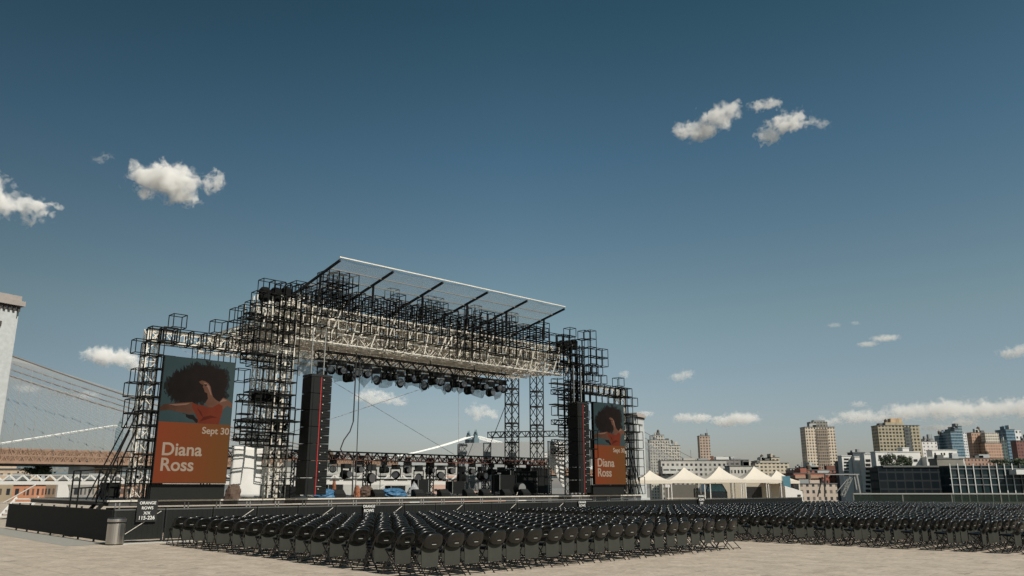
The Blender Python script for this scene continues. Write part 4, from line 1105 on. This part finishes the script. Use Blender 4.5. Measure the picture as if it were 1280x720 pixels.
# ------------------------------------------------------------------ buildings
def blk(mb_, u0, u1, vt, Y, zb=-22., depth=None, yaw=0., Y1=None):
    p0, p1 = at(u0, vt, Y), at(u1, vt, Y); w = p1.x - p0.x; d = depth or min(w * .6, 14)
    mb_.box(((p0.x + p1.x) / 2, Y + d / 2, (p0.z + zb) / 2), (w, d, p0.z - zb), yaw, True)
    return p0.z, ((p0.x + p1.x) / 2, Y + d / 2), (w, d)
def house(name, label, blocks, mm, Y, cat='building', tops=(), roof=True, depth=None):
    """blocks: (u0, u1, vtop, dY); tops: (u0, u1, vtop, vbase, dY, material, part name)"""
    c = at((blocks[0][0] + blocks[0][1]) / 2, 600, Y)
    r_ = thing(name, label, cat, (c.x, Y, -22))
    m = MB(); info = []
    for b in blocks: info.append(blk(m, b[0], b[1], b[2], Y + b[3], depth=depth))
    m.build('wall', mm, r_)
    if roof:
        m = MB()
        for z, (x, y), (w, d) in info:
            m.box((x, y, z + .25), (w + .5, d + .5, .5))
        m.build('roof', M['roofing'], r_)
    rr = random.Random(label)
    if roof:
        for z, (x, y), (w, d) in info:
            for _ in range(2):
                a = rr.uniform(.12, .28) * w; hh = rr.uniform(1.2, 3.4) * (Y / 800 + .3)
                m = MB(); m.box((x + rr.uniform(-.34, .34) * w, y - d * .1, z + .5 + hh / 2), (a, d * .4, hh)); m.build('bulkhead', rr.choice([M['roofing'], M['grey_panel'], M['stone'], mm]), r_)
            if w > 12 and rr.random() < .6:
                tx = x + rr.uniform(-.3, .3) * w; m = MB(); m.lathe([(1.5, 2.2), (1.6, 5.2), (.1, 6.6)], (tx, y, z + .4), 10)
                for q in (-1, 1): m.bar((tx + q, y, z + .4), (tx + q, y, z + 2.8), .3)
                m.build('water_tank', M['bark'], r_)
            if Y > 400 and rr.random() < .5:
                tx = x + rr.uniform(-.4, .4) * w; m = MB(); m.bar((tx, y, z + .4), (tx, y, z + rr.uniform(5, 10)), .25); m.build('antenna', M['roofing'], r_)
    for (u0, u1, vt, vb, dY, pm, nm) in tops:
        m = MB(); p = at(u0, vb, Y + dY); blk(m, u0, u1, vt, Y + dY, zb=p.z)
        m.build(nm, pm, r_)
    return r_
W = {}
tan = facade('tan_tower_facade', (.40, .335, .26), pw=2.7, ph=2.9, fw=.5, fh=.55, blind=.35)
house('apartment_tower', 'tall tan apartment tower with dark domed penthouse', [(1006, 1043, 534, 0)], tan, 800,
      tops=[(1013, 1034, 527, 534, 6, facade('penthouse_dark', (.16, .15, .13)), 'penthouse'), (1017, 1031, 525, 527, 8, M['grey_panel'], 'dome'), (1020, 1034, 536, 606, -.6, facade('dark_bay', (.20, .16, .12), pw=2, ph=2.9, fw=.62, fh=.62), 'window_bay')])
olive = facade('olive_tower_facade', (.27, .235, .165), (.02, .022, .022), pw=3.2, ph=3.1, fw=.62, fh=.58, blind=.3)
house('apartment_block', 'broad olive-brown apartment tower with a box on its roof', [(1097, 1149, 532, 0)], olive, 760,
      tops=[(1113, 1127, 523, 532, 8, facade('roof_box', (.33, .24, .15), fw=.01), 'roof_box'), (1099, 1112, 529, 532, 6, M['roofing'], 'parapet'), (1130, 1138, 534, 600, -.5, facade('dark_strip', (.08, .085, .08), pw=4, ph=3.1, fw=.7, fh=.6), 'balcony_strip')])
house('brown_slab_tower', 'narrow brown slab tower standing alone above the tents', [(874, 887, 545, 0)], facade('brown_slab', (.30, .23, .18), pw=3.2, ph=3., fw=.5, fh=.5), 900,
      tops=[(887, 892, 570, 606, 3, M['brick_dark'], 'side_wing')], depth=10)
house('stepped_tower', 'grey stepped prewar tower right of the stone bridge tower', [(812, 836, 550, 0), (816, 830, 544, 4), (836, 850, 557, 6)], facade('prewar', (.33, .31, .27), pw=3, ph=3.3, fw=.5, fh=.55), 950,
      tops=[(819, 825, 541, 545, 6, M['mb_steel'], 'roof_lantern'), (832, 836, 548, 551, 5, M['roofing'], 'tank')])
house('white_warehouse', 'long pale warehouse with rows of windows behind the tents', [(826, 908, 576, 0)], facade('pale_ware', (.30, .285, .255), pw=4, ph=4, fw=.5, fh=.5), 700, depth=14,
      tops=[(828, 866, 583, 592, -6, facade('white_band', (.36, .35, .32), pw=6, ph=6, fw=.8, fh=.2), 'front_annexe')])
house('cream_terminal', 'long cream terminal building with dark roof line behind the fourth tent', [(912, 948, 583, 0)], facade('cream_term', (.34, .32, .28), pw=2.2, ph=6, fw=.5, fh=.35), 520, depth=12)
house('dark_roof_house', 'low dark-roofed building right of the brown slab tower', [(893, 936, 575, 0)], facade('darkroof', (.14, .13, .12), pw=5, ph=4, fw=.6, fh=.4), 820, depth=30,
      tops=[(895, 911, 571, 575, 3, M['white_paint'], 'roof_shed'), (914, 926, 573, 575, 3, M['grey_panel'], 'roof_plant')])
house('yellow_stepped_block', 'stepped yellowish stone block above the rightmost tents', [(944, 986, 579, 0), (950, 972, 576, 3), (964, 974, 572, 5)], facade('yellow_st', (.34, .295, .225), pw=4, ph=3.4, fw=.55, fh=.5), 800, depth=30,
      tops=[(946, 950, 576, 579, 2, M['roofing'], 'water_tank')])
house('white_red_house', 'white-fronted low house left of the red brick row', [(988, 1007, 586, 0)], facade('white_low', (.62, .58, .52), pw=3, ph=3.4, fw=.6, fh=.5), 620, depth=9)
redb = facade('red_brick', (.22, .08, .055), pw=3, ph=3.6, fw=.42, fh=.5)
house('brick_warehouse', 'wide red brick warehouse with stepped roofline below the tan tower', [(992, 1050, 592, 0), (1000, 1048, 588, 8), (1014, 1026, 584, 14)], redb, 560, depth=30,
      tops=[(994, 1031, 594, 598, -3, facade('brown_roof', (.27, .17, .12), fw=.01), 'tin_roof'), (1033, 1047, 582, 589, 10, M['brick_dark'], 'roof_shed')])
house('stone_terrace', 'pale stone terrace with small windows below the red brick warehouse', [(998, 1046, 605, 0)], facade('stone_terr', (.32, .26, .21), pw=3.4, ph=3.8, fw=.45, fh=.5), 480, depth=9)
# white stepped apartments with their own window openings
def apartments(label, Y, cells, wins, mm):
    c = at((cells[0][0] + cells[0][1]) / 2, 600, Y); r_ = thing('white_apartments', label, 'building', (c.x, Y, -22))
    m = MB(); info = [blk(m, a, b, v, Y + d, depth=7) for a, b, v, d in cells]; m.build('wall', mm, r_)
    m = MB()
    for z, (x, y), (w, d) in info: m.box((x, y, z + .2), (w + .6, d + .6, .4))
    m.build('roof', M['white_paint'], r_)
    for (u0, u1, v0, v1, d) in wins:
        p0, p1 = at(u0, v0, Y + d), at(u1, v1, Y + d)
        m = MB(); m.box(((p0.x + p1.x) / 2, Y + d - .05, (p0.z + p1.z) / 2), (p1.x - p0.x, .3, abs(p0.z - p1.z))); f = m.build('window', M['sign_black'], r_)
    return r_
wh = mat('white_stucco', (.66, .64, .60), .8, var=.12, scale=.08)
wins = [(1082 + 7.6 * c, 1088.2 + 7.6 * c, 574 + 5.4 * r, 577.2 + 5.4 * r, 0) for c in range(2) for r in range(8)]
apartments('white stepped apartment building with dark window bands right of the gantry', 520, [(1080, 1097, 568, 0), (1068, 1082, 571, 10), (1052, 1064, 570, 14)], wins + [(1055, 1061, 573 + 4 * k, 575 + 4 * k, 14) for k in range(6)], wh)
wins = [(1098 + 6 * c, 1102 + 6 * c, 569, 574, 6) for c in range(5)] + [(1142, 1147, 574, 577, 6), (1136, 1140, 574, 577, 6), (1160, 1168, 573.5, 577, 0), (1176, 1178, 566, 569, 12), (1179.5, 1181.5, 566, 569, 12), (1186, 1191, 566, 569, 12), (1168, 1170, 566, 569, 12)]
apartments('low white terraces with dark openings stepping down below the olive tower', 500, [(1158, 1205, 572, 0), (1094, 1150, 565, 6), (1165, 1196, 563, 12), (1128, 1136, 560, 16)], wins, wh)
house('slate_roof_house', 'dark slate-sided block wedged behind the white stepped apartments', [(1050, 1082, 577, 0), (1066, 1081, 566, 8)], facade('slate', (.05, .06, .07), pw=4, ph=4, fw=.3, fh=.3), 540, depth=9)
house('grey_roof_hall', 'plain grey-brown hall roof wall above the glasshouse', [(1171, 1204, 574, 0)], facade('hall', (.15, .14, .12), fw=.01), 470, depth=9)
house('pink_house', 'pinkish white apartment house left of the blue glass towers', [(1152, 1171, 552, 0), (1156, 1166, 549, 6)], facade('pinkish', (.55, .48, .43), pw=4, ph=3.4, fw=.3, fh=.4), 820, depth=9)
blue = facade('blue_curtain_wall', (.17, .22, .245), (.05, .11, .15), pw=1.8, ph=3.4, fw=.86, fh=.7, blind=.3, rough=.12)
house('glass_tower', 'shorter blue glass tower with slanted top beside its taller twin', [(1173, 1186, 545, 0), (1179, 1186, 542, 2)], blue, 980, depth=10)
house('glass_tower', 'taller blue glass tower with slanted top left of the brick pair', [(1188, 1203, 540, 0), (1193, 1202, 536, 2), (1197, 1202, 533, 4)], blue, 960, depth=22,
      tops=[(1203, 1213, 541, 606, 1, facade('pale_slab', (.52, .52, .49), pw=2.2, ph=3.2, fw=.5, fh=.4), 'pale_wing')])
orange = facade('orange_brick', (.33, .21, .15), pw=2.6, ph=3., fw=.42, fh=.48, blind=.3)
house('brick_tower', 'taller orange brick apartment tower with notched roof', [(1214, 1231, 541, 0)], orange, 850, tops=[(1218, 1223, 537, 541, 3, M['tent'], 'roof_box'), (1226, 1230, 538, 541, 3, M['roofing'], 'roof_tank')], depth=9)
house('brick_tower', 'broader orange brick apartment tower with greyer upper floors', [(1231, 1252, 554, 0)], orange, 840, tops=[(1231, 1248, 541, 554, 0, facade('grey_upper', (.40, .36, .30), pw=2.4, ph=2.8, fw=.5, fh=.5), 'upper_floors')], depth=9)
house('brick_block', 'low orange brick block in front of the brick towers', [(1204, 1253, 573, 0)], facade('low_brick', (.24, .15, .11), pw=3, ph=3.4, fw=.4, fh=.45), 700, depth=9)
house('dark_block', 'dark green narrow block between brick and blue towers', [(1251, 1258, 551, 0)], facade('darkgreen', (.06, .085, .08), pw=3, ph=3.4, fw=.6, fh=.5), 860, depth=9)
house('blue_tower', 'dark blue glass tower with curved pale flank at the far right', [(1257, 1268, 537, 0)], facade('deep_blue', (.10, .16, .20), (.03, .06, .09), pw=1.6, ph=3.4, fw=.8, fh=.6, rough=.12), 900, depth=20,
      tops=[(1268, 1276, 538, 606, 2, facade('pale_curve', (.55, .55, .53), pw=4, ph=6, fw=.5, fh=.4), 'pale_flank')])
house('maroon_tower', 'dark maroon brick tower at the right edge of the photo', [(1270, 1300, 551, 0)], facade('maroon', (.13, .06, .05), pw=3, ph=3.2, fw=.4, fh=.45), 780, depth=9)
house('glass_office', 'far blue-grey office block beyond the right edge', [(1302, 1350, 548, 0)], blue, 900, depth=12)
# dark glass hall with leaning white mullions
p0, p1 = at(1094, 584, 210), at(1186, 584, 205)
r_ = thing('dark_hall', 'long dark glass hall behind the deck railing', 'building', (p0.x, 210, -22))
m = MB(); blk(m, 1097, 1187, 584, 210, depth=5); m.build('wall', facade('dark_glass', (.02, .023, .024), (.008, .012, .016), pw=2.2, ph=2.1, fw=.88, fh=.82, blind=.10, rough=.4, spec=.08), r_)
m = MB(); p = at(1140, 584, 210); m.box((p.x + .4, 212.5, p.z + .2), (p1.x - p0.x - .4, 5.6, .4)); m.build('roof', M['roofing'], r_)
r_ = thing('glasshouse', 'dark glasshouse front with white mullions at the right', 'building', (at(1230, 600, 200).x, 200, -22))
m = MB(); blk(m, 1187, 1345, 582, 200, depth=5); m.build('glazing', facade('glasshouse_glass', (.05, .055, .055), (.012, .025, .028), pw=1.9, ph=2.4, fw=.95, fh=.86, blind=.12, rough=.3, spec=.15), r_)
for k in range(12):
    u = 1187 + 9.7 * k; a = at(u, 581, 199.8); m = MB(); m.bar((a.x, 199.8, -20), (a.x, 199.8, a.z + .3), .19); m.build('mullion', M['galv_dull'] if k % 5 == 4 else M['white_paint'], r_)
m = MB()
for v in (586, 598, 606): a = at(1187, v, 199.8); b = at(1345, v, 199.8); m.bar((a.x, 199.8, a.z), (b.x, 199.8, a.z), .12)
m.build('transom', M['grey_panel'], r_)
m = MB(); blk(m, 1270, 1345, 587, 197, zb=at(1270, 593, 197).z, depth=10); m.build('white_awning', M['white_paint'], r_)
# houses seen under the white frame at the left, and behind the stage
lb = [('orange brick house seen under the white frame at far left', (17, 33, 606), (0.36, 0.158, 0.086), 190), ('yellowish brick house at the left edge under the white frame', (-14, 17, 604), (0.288, 0.223, 0.151), 200),
      ('wide brown brick house left of the white column', (33, 60, 604), (0.187, 0.13, 0.086), 210), ('grey house with slatted windows right of the white column', (71, 100, 604), (0.216, 0.202, 0.18), 205),
      ('tan brick house beside the black stage stairs', (101, 140, 602), (0.302, 0.216, 0.144), 215), ('reddish tan house left of the left scaffold frame', (140, 182, 600), (0.274, 0.173, 0.122), 220)]
for lab, (u0, u1, v), c, Y in lb:
    house('brick_house', lab, [(u0, u1, v, 0)], facade('house_brick', c, pw=2.0, ph=3.0, fw=.45, fh=.5), Y, depth=8)
house('tan_hall', 'tan flat-roofed hall under the bridge deck at left', [(103, 138, 585, 0)], facade('tan_hall_f', (.42, .33, .24), pw=3, ph=3, fw=.3, fh=.4), 300, depth=8)
house('white_shed', 'plain white shed under the bridge deck at left', [(86, 101, 583, 0)], facade('white_shed_f', (.60, .62, .62), fw=.01), 290, depth=14)
house('tan_hall', 'long tan hall under the bridge deck at the left edge', [(-30, 36, 587, 0)], facade('tan_hall_g', (.45, .33, .24), pw=3, ph=3, fw=.4, fh=.3), 330, depth=8)
house('white_terminal', 'long white river terminal visible behind the stage floor', [(330, 600, 583, 0)], facade('white_term', (.34, .33, .30), pw=5, ph=8, fw=.8, fh=.15), 330, depth=8)
house('brick_terminal', 'low pinkish brick building behind centre stage', [(540, 632, 599, 0)], facade('pink_brick', (.42, .27, .21), pw=3, ph=3, fw=.4, fh=.3), 300, depth=8)

# ------------------------------------------------------------------ trees
def tree(label, u, v0, v1, w, Y, seed):
    rr = random.Random(seed); p = at(u, v1, Y); q_ = at(u, v0, Y); hh = q_.z - p.z; rad = w * Y / F / 2 * 1.03
    r_ = thing('leafy_tree', label, 'tree', (p.x, Y, p.z))
    m = MB(); m.bar((p.x, Y, p.z - 6), (p.x, Y, p.z + hh * .6), .5, n=7)
    for k in range(5): m.bar((p.x, Y, p.z + hh * .25), (p.x + rr.uniform(-.7, .7) * rad, Y + rr.uniform(-.5, .5) * rad, p.z + hh * rr.uniform(.5, .8)), .22, n=5)
    m.build('trunk', M['bark'], r_)
    m = MB(); lumps = [(rr.uniform(-.75, .75) * rad, rr.uniform(-.5, .5) * rad, hh * rr.uniform(.2, .85), rr.uniform(.25, .45)) for _ in range(14)]
    for _ in range(1500):
        lx, ly, lz, lr = rr.choice(lumps); g = [rr.gauss(0, .5) for _ in range(3)]
        c = Vector((p.x + lx + g[0] * lr * rad, Y + ly + g[1] * lr * rad, p.z + lz + g[2] * lr * hh * .5))
        a = Vector((rr.gauss(0, 1), rr.gauss(0, 1), rr.gauss(0, 1))).normalized(); b_ = a.cross(Vector((rr.gauss(0, 1), rr.gauss(0, 1), rr.gauss(0, 1)))).normalized(); sz = rr.uniform(.25, .55)
        m.add([c - a * sz, c + b_ * sz * .6, c + a * sz, c - b_ * sz * .6], [(0, 1, 2, 3)])
    m.build('crown', M['leaf'], r_)
tree('dark bushy tree under the bridge deck at left', 50, 579, 600, 34, 280, 1)
tree('dark green tree on the white terraces below the olive tower', 1121, 567, 586, 26, 470, 2)
tree('smaller dark tree at the left of the white terraces', 1108, 572, 586, 14, 480, 3)
tree('dark pointed tree right of the bushy tree on the terraces', 1136, 569, 586, 12, 475, 4)
tree('dark hedge-like tree above the glasshouse at the right edge', 1264, 574, 586, 44, 300, 5)

# ------------------------------------------------------------------ clouds (volumes)
def cloud(label, blobs, R_=4200., dens=.02, k=1.15, seed=0., soft=1.0, nscale=None):
    """blobs: (u, v, half width, half height) as seen from the deck"""
    cx = sum(b[0] for b in blobs) / len(blobs); cy = sum(b[1] for b in blobs) / len(blobs)
    d = ray(cx, cy); c = d * (R_ / d.length) + Vector((0, 0, EYE)); px = R_ / d.length / F
    yaw = -math.atan2(d.x, d.y)
    L = []
    for i, (u, v, a, b) in enumerate(blobs):
        L.append(((u - cx) * px, (random.Random(i).uniform(-.3, .3)) * a * px, (cy - v) * px * 1.03, a * px * 1.35, b * px * (1.45 if b > 8.5 else 1.2)))
    mx_ = max(l[4] for l in L)
    x0 = min(l[0] - l[3] for l in L) - .6 * mx_; x1 = max(l[0] + l[3] for l in L) + .6 * mx_; z0 = min(l[2] - l[4] for l in L) - .6 * mx_; z1 = max(l[2] + l[4] for l in L) + .6 * mx_
    hy = max(max(l[3] * .8 for l in L), 1)
    m = MB()
    # rounded hull: an ellipsoid-like box
    m.box(((x0 + x1) / 2, 0, (z0 + z1) / 2), (x1 - x0, 2.2 * hy, z1 - z0))
    mt = bpy.data.materials.new('cloud_vapour'); nt, nd, lk = nodes_of(mt); nd.remove(nd['Principled BSDF'])
    tc = N(nt, 'ShaderNodeTexCoord'); P = tc.outputs['Object']
    mb_ = max(l[4] for l in L)
    wz = N(nt, 'ShaderNodeTexNoise'); wz.inputs['Scale'].default_value = 1.1 / mb_; wz.inputs['Detail'].default_value = 4
    wa = N(nt, 'ShaderNodeVectorMath', operation='ADD'); lk.new(P, wa.inputs[0]); wa.inputs[1].default_value = (seed * 311, seed * 171, seed * 97); lk.new(wa.outputs[0], wz.inputs['Vector'])
    ws = N(nt, 'ShaderNodeVectorMath', operation='SUBTRACT'); lk.new(wz.outputs['Color'], ws.inputs[0]); ws.inputs[1].default_value = (.5, .5, .5)
    wm = N(nt, 'ShaderNodeVectorMath', operation='SCALE'); lk.new(ws.outputs[0], wm.inputs[0]); wm.inputs['Scale'].default_value = mb_ * 2.2 * k
    wp = N(nt, 'ShaderNodeVectorMath', operation='ADD'); lk.new(P, wp.inputs[0]); lk.new(wm.outputs[0], wp.inputs[1])
    P0 = P; P = wp.outputs[0]
    best = None
    for (x, y, z, a, b) in L:
        vm = N(nt, 'ShaderNodeVectorMath', operation='SUBTRACT'); lk.new(P, vm.inputs[0]); vm.inputs[1].default_value = (x, y, z)
        vd = N(nt, 'ShaderNodeVectorMath', operation='DIVIDE'); lk.new(vm.outputs[0], vd.inputs[0]); vd.inputs[1].default_value = (a, a * .8, b)
        ln = N(nt, 'ShaderNodeVectorMath', operation='LENGTH'); lk.new(vd.outputs[0], ln.inputs[0])
        f = math_n(nt, 'SUBTRACT', 1., ln.outputs['Value'])
        best = f if best is None else math_n(nt, 'SMOOTH_MAX', best, f, .12)
    nz = N(nt, 'ShaderNodeTexNoise'); nz.inputs['Detail'].default_value = 9; nz.inputs['Roughness'].default_value = .66
    sz = nscale or 2.0 / (max(l[4] for l in L)); nz.inputs['Scale'].default_value = sz
    av = N(nt, 'ShaderNodeVectorMath', operation='ADD'); lk.new(P0, av.inputs[0]); av.inputs[1].default_value = (seed * 517, seed * 131, seed * 77); lk.new(av.outputs[0], nz.inputs['Vector'])
    nz.inputs['Distortion'].default_value = .5
    thr = math_n(nt, 'SUBTRACT', .80, math_n(nt, 'MULTIPLY', math_n(nt, 'MINIMUM', best, .62), .98 / k ** .5))
    nc = math_n(nt, 'ADD', math_n(nt, 'MULTIPLY', math_n(nt, 'SUBTRACT', nz.outputs['Fac'], .5), 2.3), .5)
    g = math_n(nt, 'MULTIPLY', math_n(nt, 'SUBTRACT', nc, thr), 3.2 / soft)
    g = math_n(nt, 'MULTIPLY', math_n(nt, 'MINIMUM', math_n(nt, 'MAXIMUM', g, 0.), 1.), dens)
    g = math_n(nt, 'MULTIPLY', g, math_n(nt, 'MINIMUM', math_n(nt, 'MAXIMUM', math_n(nt, 'MULTIPLY', best, 12.), 0.), 1.))
    pv = N(nt, 'ShaderNodeVolumePrincipled'); pv.inputs['Color'].default_value = (1, .985, .965, 1); pv.inputs['Anisotropy'].default_value = -.25
    lk.new(g, pv.inputs['Density']); lk.new(pv.outputs[0], nd['Material Output'].inputs['Volume'])
    o = m.build('cloud', mt, None, (0, 0, 0)); o.location = c; o.rotation_euler = (0, 0, yaw)
    tag(o, label, 'cloud')
D = .03
cloud('ragged white cloud cut by the left edge of the photo', [(-12, 240, 20, 20), (8, 258, 26, 16), (36, 256, 20, 12), (60, 245, 11, 6)], dens=D, seed=1)
cloud('largest plump white cloud above the left scaffold', [(188, 224, 22, 15), (212, 230, 32, 20), (236, 241, 16, 11)], dens=D * 1.2, k=.9, seed=2)
cloud('small round white cloud right of the plump one', [(268, 227, 14, 12)], dens=D, k=.9, seed=3)
cloud('tiny faint wisp high at upper left', [(125, 200, 9, 5), (133, 195, 8, 4)], dens=D * .25, k=1.2, seed=4)
cloud('flat white cloud left of the left scaffold frame', [(130, 446, 22, 10), (152, 449, 20, 10), (172, 456, 14, 7)], dens=D * .9, k=.7, seed=5)
cloud('hazy cloud seen through the stage opening at left', [(462, 497, 20, 10), (484, 500, 18, 8), (500, 502, 12, 6)], dens=D * .5, k=.9, seed=6)
cloud('small cloud seen through the stage opening at right', [(598, 514, 14, 9), (612, 518, 14, 5)], dens=D * .6, k=.9, seed=7)
cloud('curling S-shaped white cloud at upper right', [(848, 158, 9, 10), (862, 166, 17, 9), (880, 160, 18, 12), (896, 150, 20, 13), (912, 142, 16, 9)], dens=D, k=1.0, seed=8)
cloud('small puffy cloud above the S-shaped cloud', [(948, 130, 11, 8), (962, 132, 13, 8)], dens=D, k=1., seed=9)
cloud('ragged white cloud right of the S-shaped cloud', [(960, 164, 15, 9), (980, 157, 20, 11), (996, 152, 14, 10), (958, 175, 6, 4)], dens=D, k=1.05, seed=10)
cloud('thin wisp at the right end of the upper cloud group', [(1016, 150, 11, 7), (1027, 157, 10, 6)], dens=D * .5, k=1.2, seed=11)
cloud('thin flat cloud high above the tan tower', [(1085, 429, 13, 3.4), (1106, 424, 17, 4)], dens=D * .8, k=.8, seed=12)
cloud('tiny faint cloud left of the thin flat cloud', [(1044, 405, 9, 3), (1068, 405, 6, 3)], dens=D * .4, k=.8, seed=13)
cloud('white cloud cut by the right edge of the photo', [(1268, 440, 16, 7), (1284, 437, 16, 7)], dens=D * .8, k=.8, seed=14)
cloud('small cloud high right of the right scaffold', [(848, 471, 11, 6), (858, 468, 10, 6)], dens=D * .6, k=.9, seed=15)
cloud('tiny white puff just right of the right scaffold', [(780, 468, 7, 5)], dens=D * .7, k=.8, seed=16)
cloud('left of two flat clouds above the tents', [(855, 522, 14, 6), (874, 523, 16, 6)], dens=D * .7, k=.7, seed=17)
cloud('right of two flat clouds above the tents', [(908, 526, 18, 7), (926, 524, 22, 8)], dens=D * .8, k=.7, seed=18)
cloud('tiny pinkish cloud beside the stone bridge tower', [(806, 517, 12, 4)], dens=D * .5, k=.7, seed=19)
cloud('long low cloud bank stretching above the right skyline', [(1045, 522, 18, 6), (1080, 518, 30, 8), (1110, 520, 24, 7), (1140, 514, 34, 9), (1180, 513, 40, 10), (1225, 514, 36, 9), (1265, 513, 36, 10), (1300, 513, 30, 9)], R_=5200, dens=D * .5, k=.95, seed=20)
cloud('faint cloud above the blue glass towers', [(1175, 534, 22, 4), (1204, 529, 16, 6)], R_=5200, dens=D * .5, k=.7, seed=21)
cloud('tiny faint cloud above the long cloud bank', [(1073, 505, 10, 4)], dens=D * .5, k=.8, seed=22)
cloud('faint low wisp behind the bridge cables', [(38, 487, 16, 5), (90, 492, 30, 6)], R_=5000, dens=D * .3, k=.8, seed=23)

# ------------------------------------------------------------------ light, sky, camera
EL = math.radians(43); sx, sy = SB[0] * -1, SB[1] * -1
AZ = math.radians(133)
sd = Vector((math.sin(AZ) * math.cos(EL), math.cos(AZ) * math.cos(EL), math.sin(EL)))
ld = bpy.data.lights.new('sun', 'SUN'); ld.energy = 4.4; ld.angle = math.radians(.53); ld.color = (1, .94, .85)
lo = bpy.data.objects.new('sun', ld); COL.objects.link(lo); lo.rotation_euler = sd.to_track_quat('Z', 'Y').to_euler()
w = bpy.data.worlds.new('World'); scene.world = w; w.use_nodes = True; nt = w.node_tree
bg = nt.nodes['Background']; sk = nt.nodes.new('ShaderNodeTexSky'); sk.sky_type = 'NISHITA'; sk.sun_disc = False
sk.sun_elevation = EL; sk.sun_rotation = AZ; sk.altitude = 20; sk.air_density = 1.0; sk.dust_density = 1.2; sk.ozone_density = 2.0
tcw = nt.nodes.new('ShaderNodeTexCoord'); sxw = nt.nodes.new('ShaderNodeSeparateXYZ'); nt.links.new(tcw.outputs['Generated'], sxw.inputs[0])
rw = nt.nodes.new('ShaderNodeValToRGB'); nt.links.new(sxw.outputs[2], rw.inputs[0])
er = rw.color_ramp.elements; er[0].position = 0.; er[0].color = (1.20, 1.12, 1.16, 1); er[1].position = .60; er[1].color = (.34, .60, .54, 1)
for p_, c_ in ((.05, (1.20, 1.13, 1.18, 1)), (.20, (1.17, 1.17, .94, 1)), (.39, (.66, .91, .83, 1)), (.54, (.38, .65, .57, 1))):
    e_ = er.new(p_); e_.color = c_
mw = nt.nodes.new('ShaderNodeMix'); mw.data_type = 'RGBA'; mw.blend_type = 'MULTIPLY'; mw.inputs[0].default_value = 1
nt.links.new(sk.outputs[0], mw.inputs[6]); nt.links.new(rw.outputs[0], mw.inputs[7])
fx_ = math_n(nt, 'ADD', math_n(nt, 'MULTIPLY', math_n(nt, 'MAXIMUM', math_n(nt, 'MINIMUM', sxw.outputs[0], 0.), -.6), .68), 1.)
mv = nt.nodes.new('ShaderNodeVectorMath'); mv.operation = 'SCALE'; nt.links.new(mw.outputs[2], mv.inputs[0]); nt.links.new(fx_, mv.inputs['Scale'])
nt.links.new(mv.outputs[0], bg.inputs[0]); bg.inputs[1].default_value = .065
cd = bpy.data.cameras.new('camera'); co = bpy.data.objects.new('camera', cd); COL.objects.link(co)
co.location = (0, 0, EYE); co.rotation_euler = (math.pi / 2 + PITCH, 0, 0)
cd.sensor_width = 36; cd.lens = F / 1280 * 36; cd.clip_start = .1; cd.clip_end = 30000
scene.camera = co
scene.view_settings.view_transform = 'Standard'; scene.view_settings.look = 'None'
scene.view_settings.exposure = .2; scene.view_settings.gamma = 1; scene.view_settings.use_curve_mapping = False
scene.cycles.volume_bounces = 6; scene.cycles.volume_step_rate = .35; scene.cycles.volume_max_steps = 512; scene.cycles.max_bounces = 8; scene.cycles.transparent_max_bounces = 24
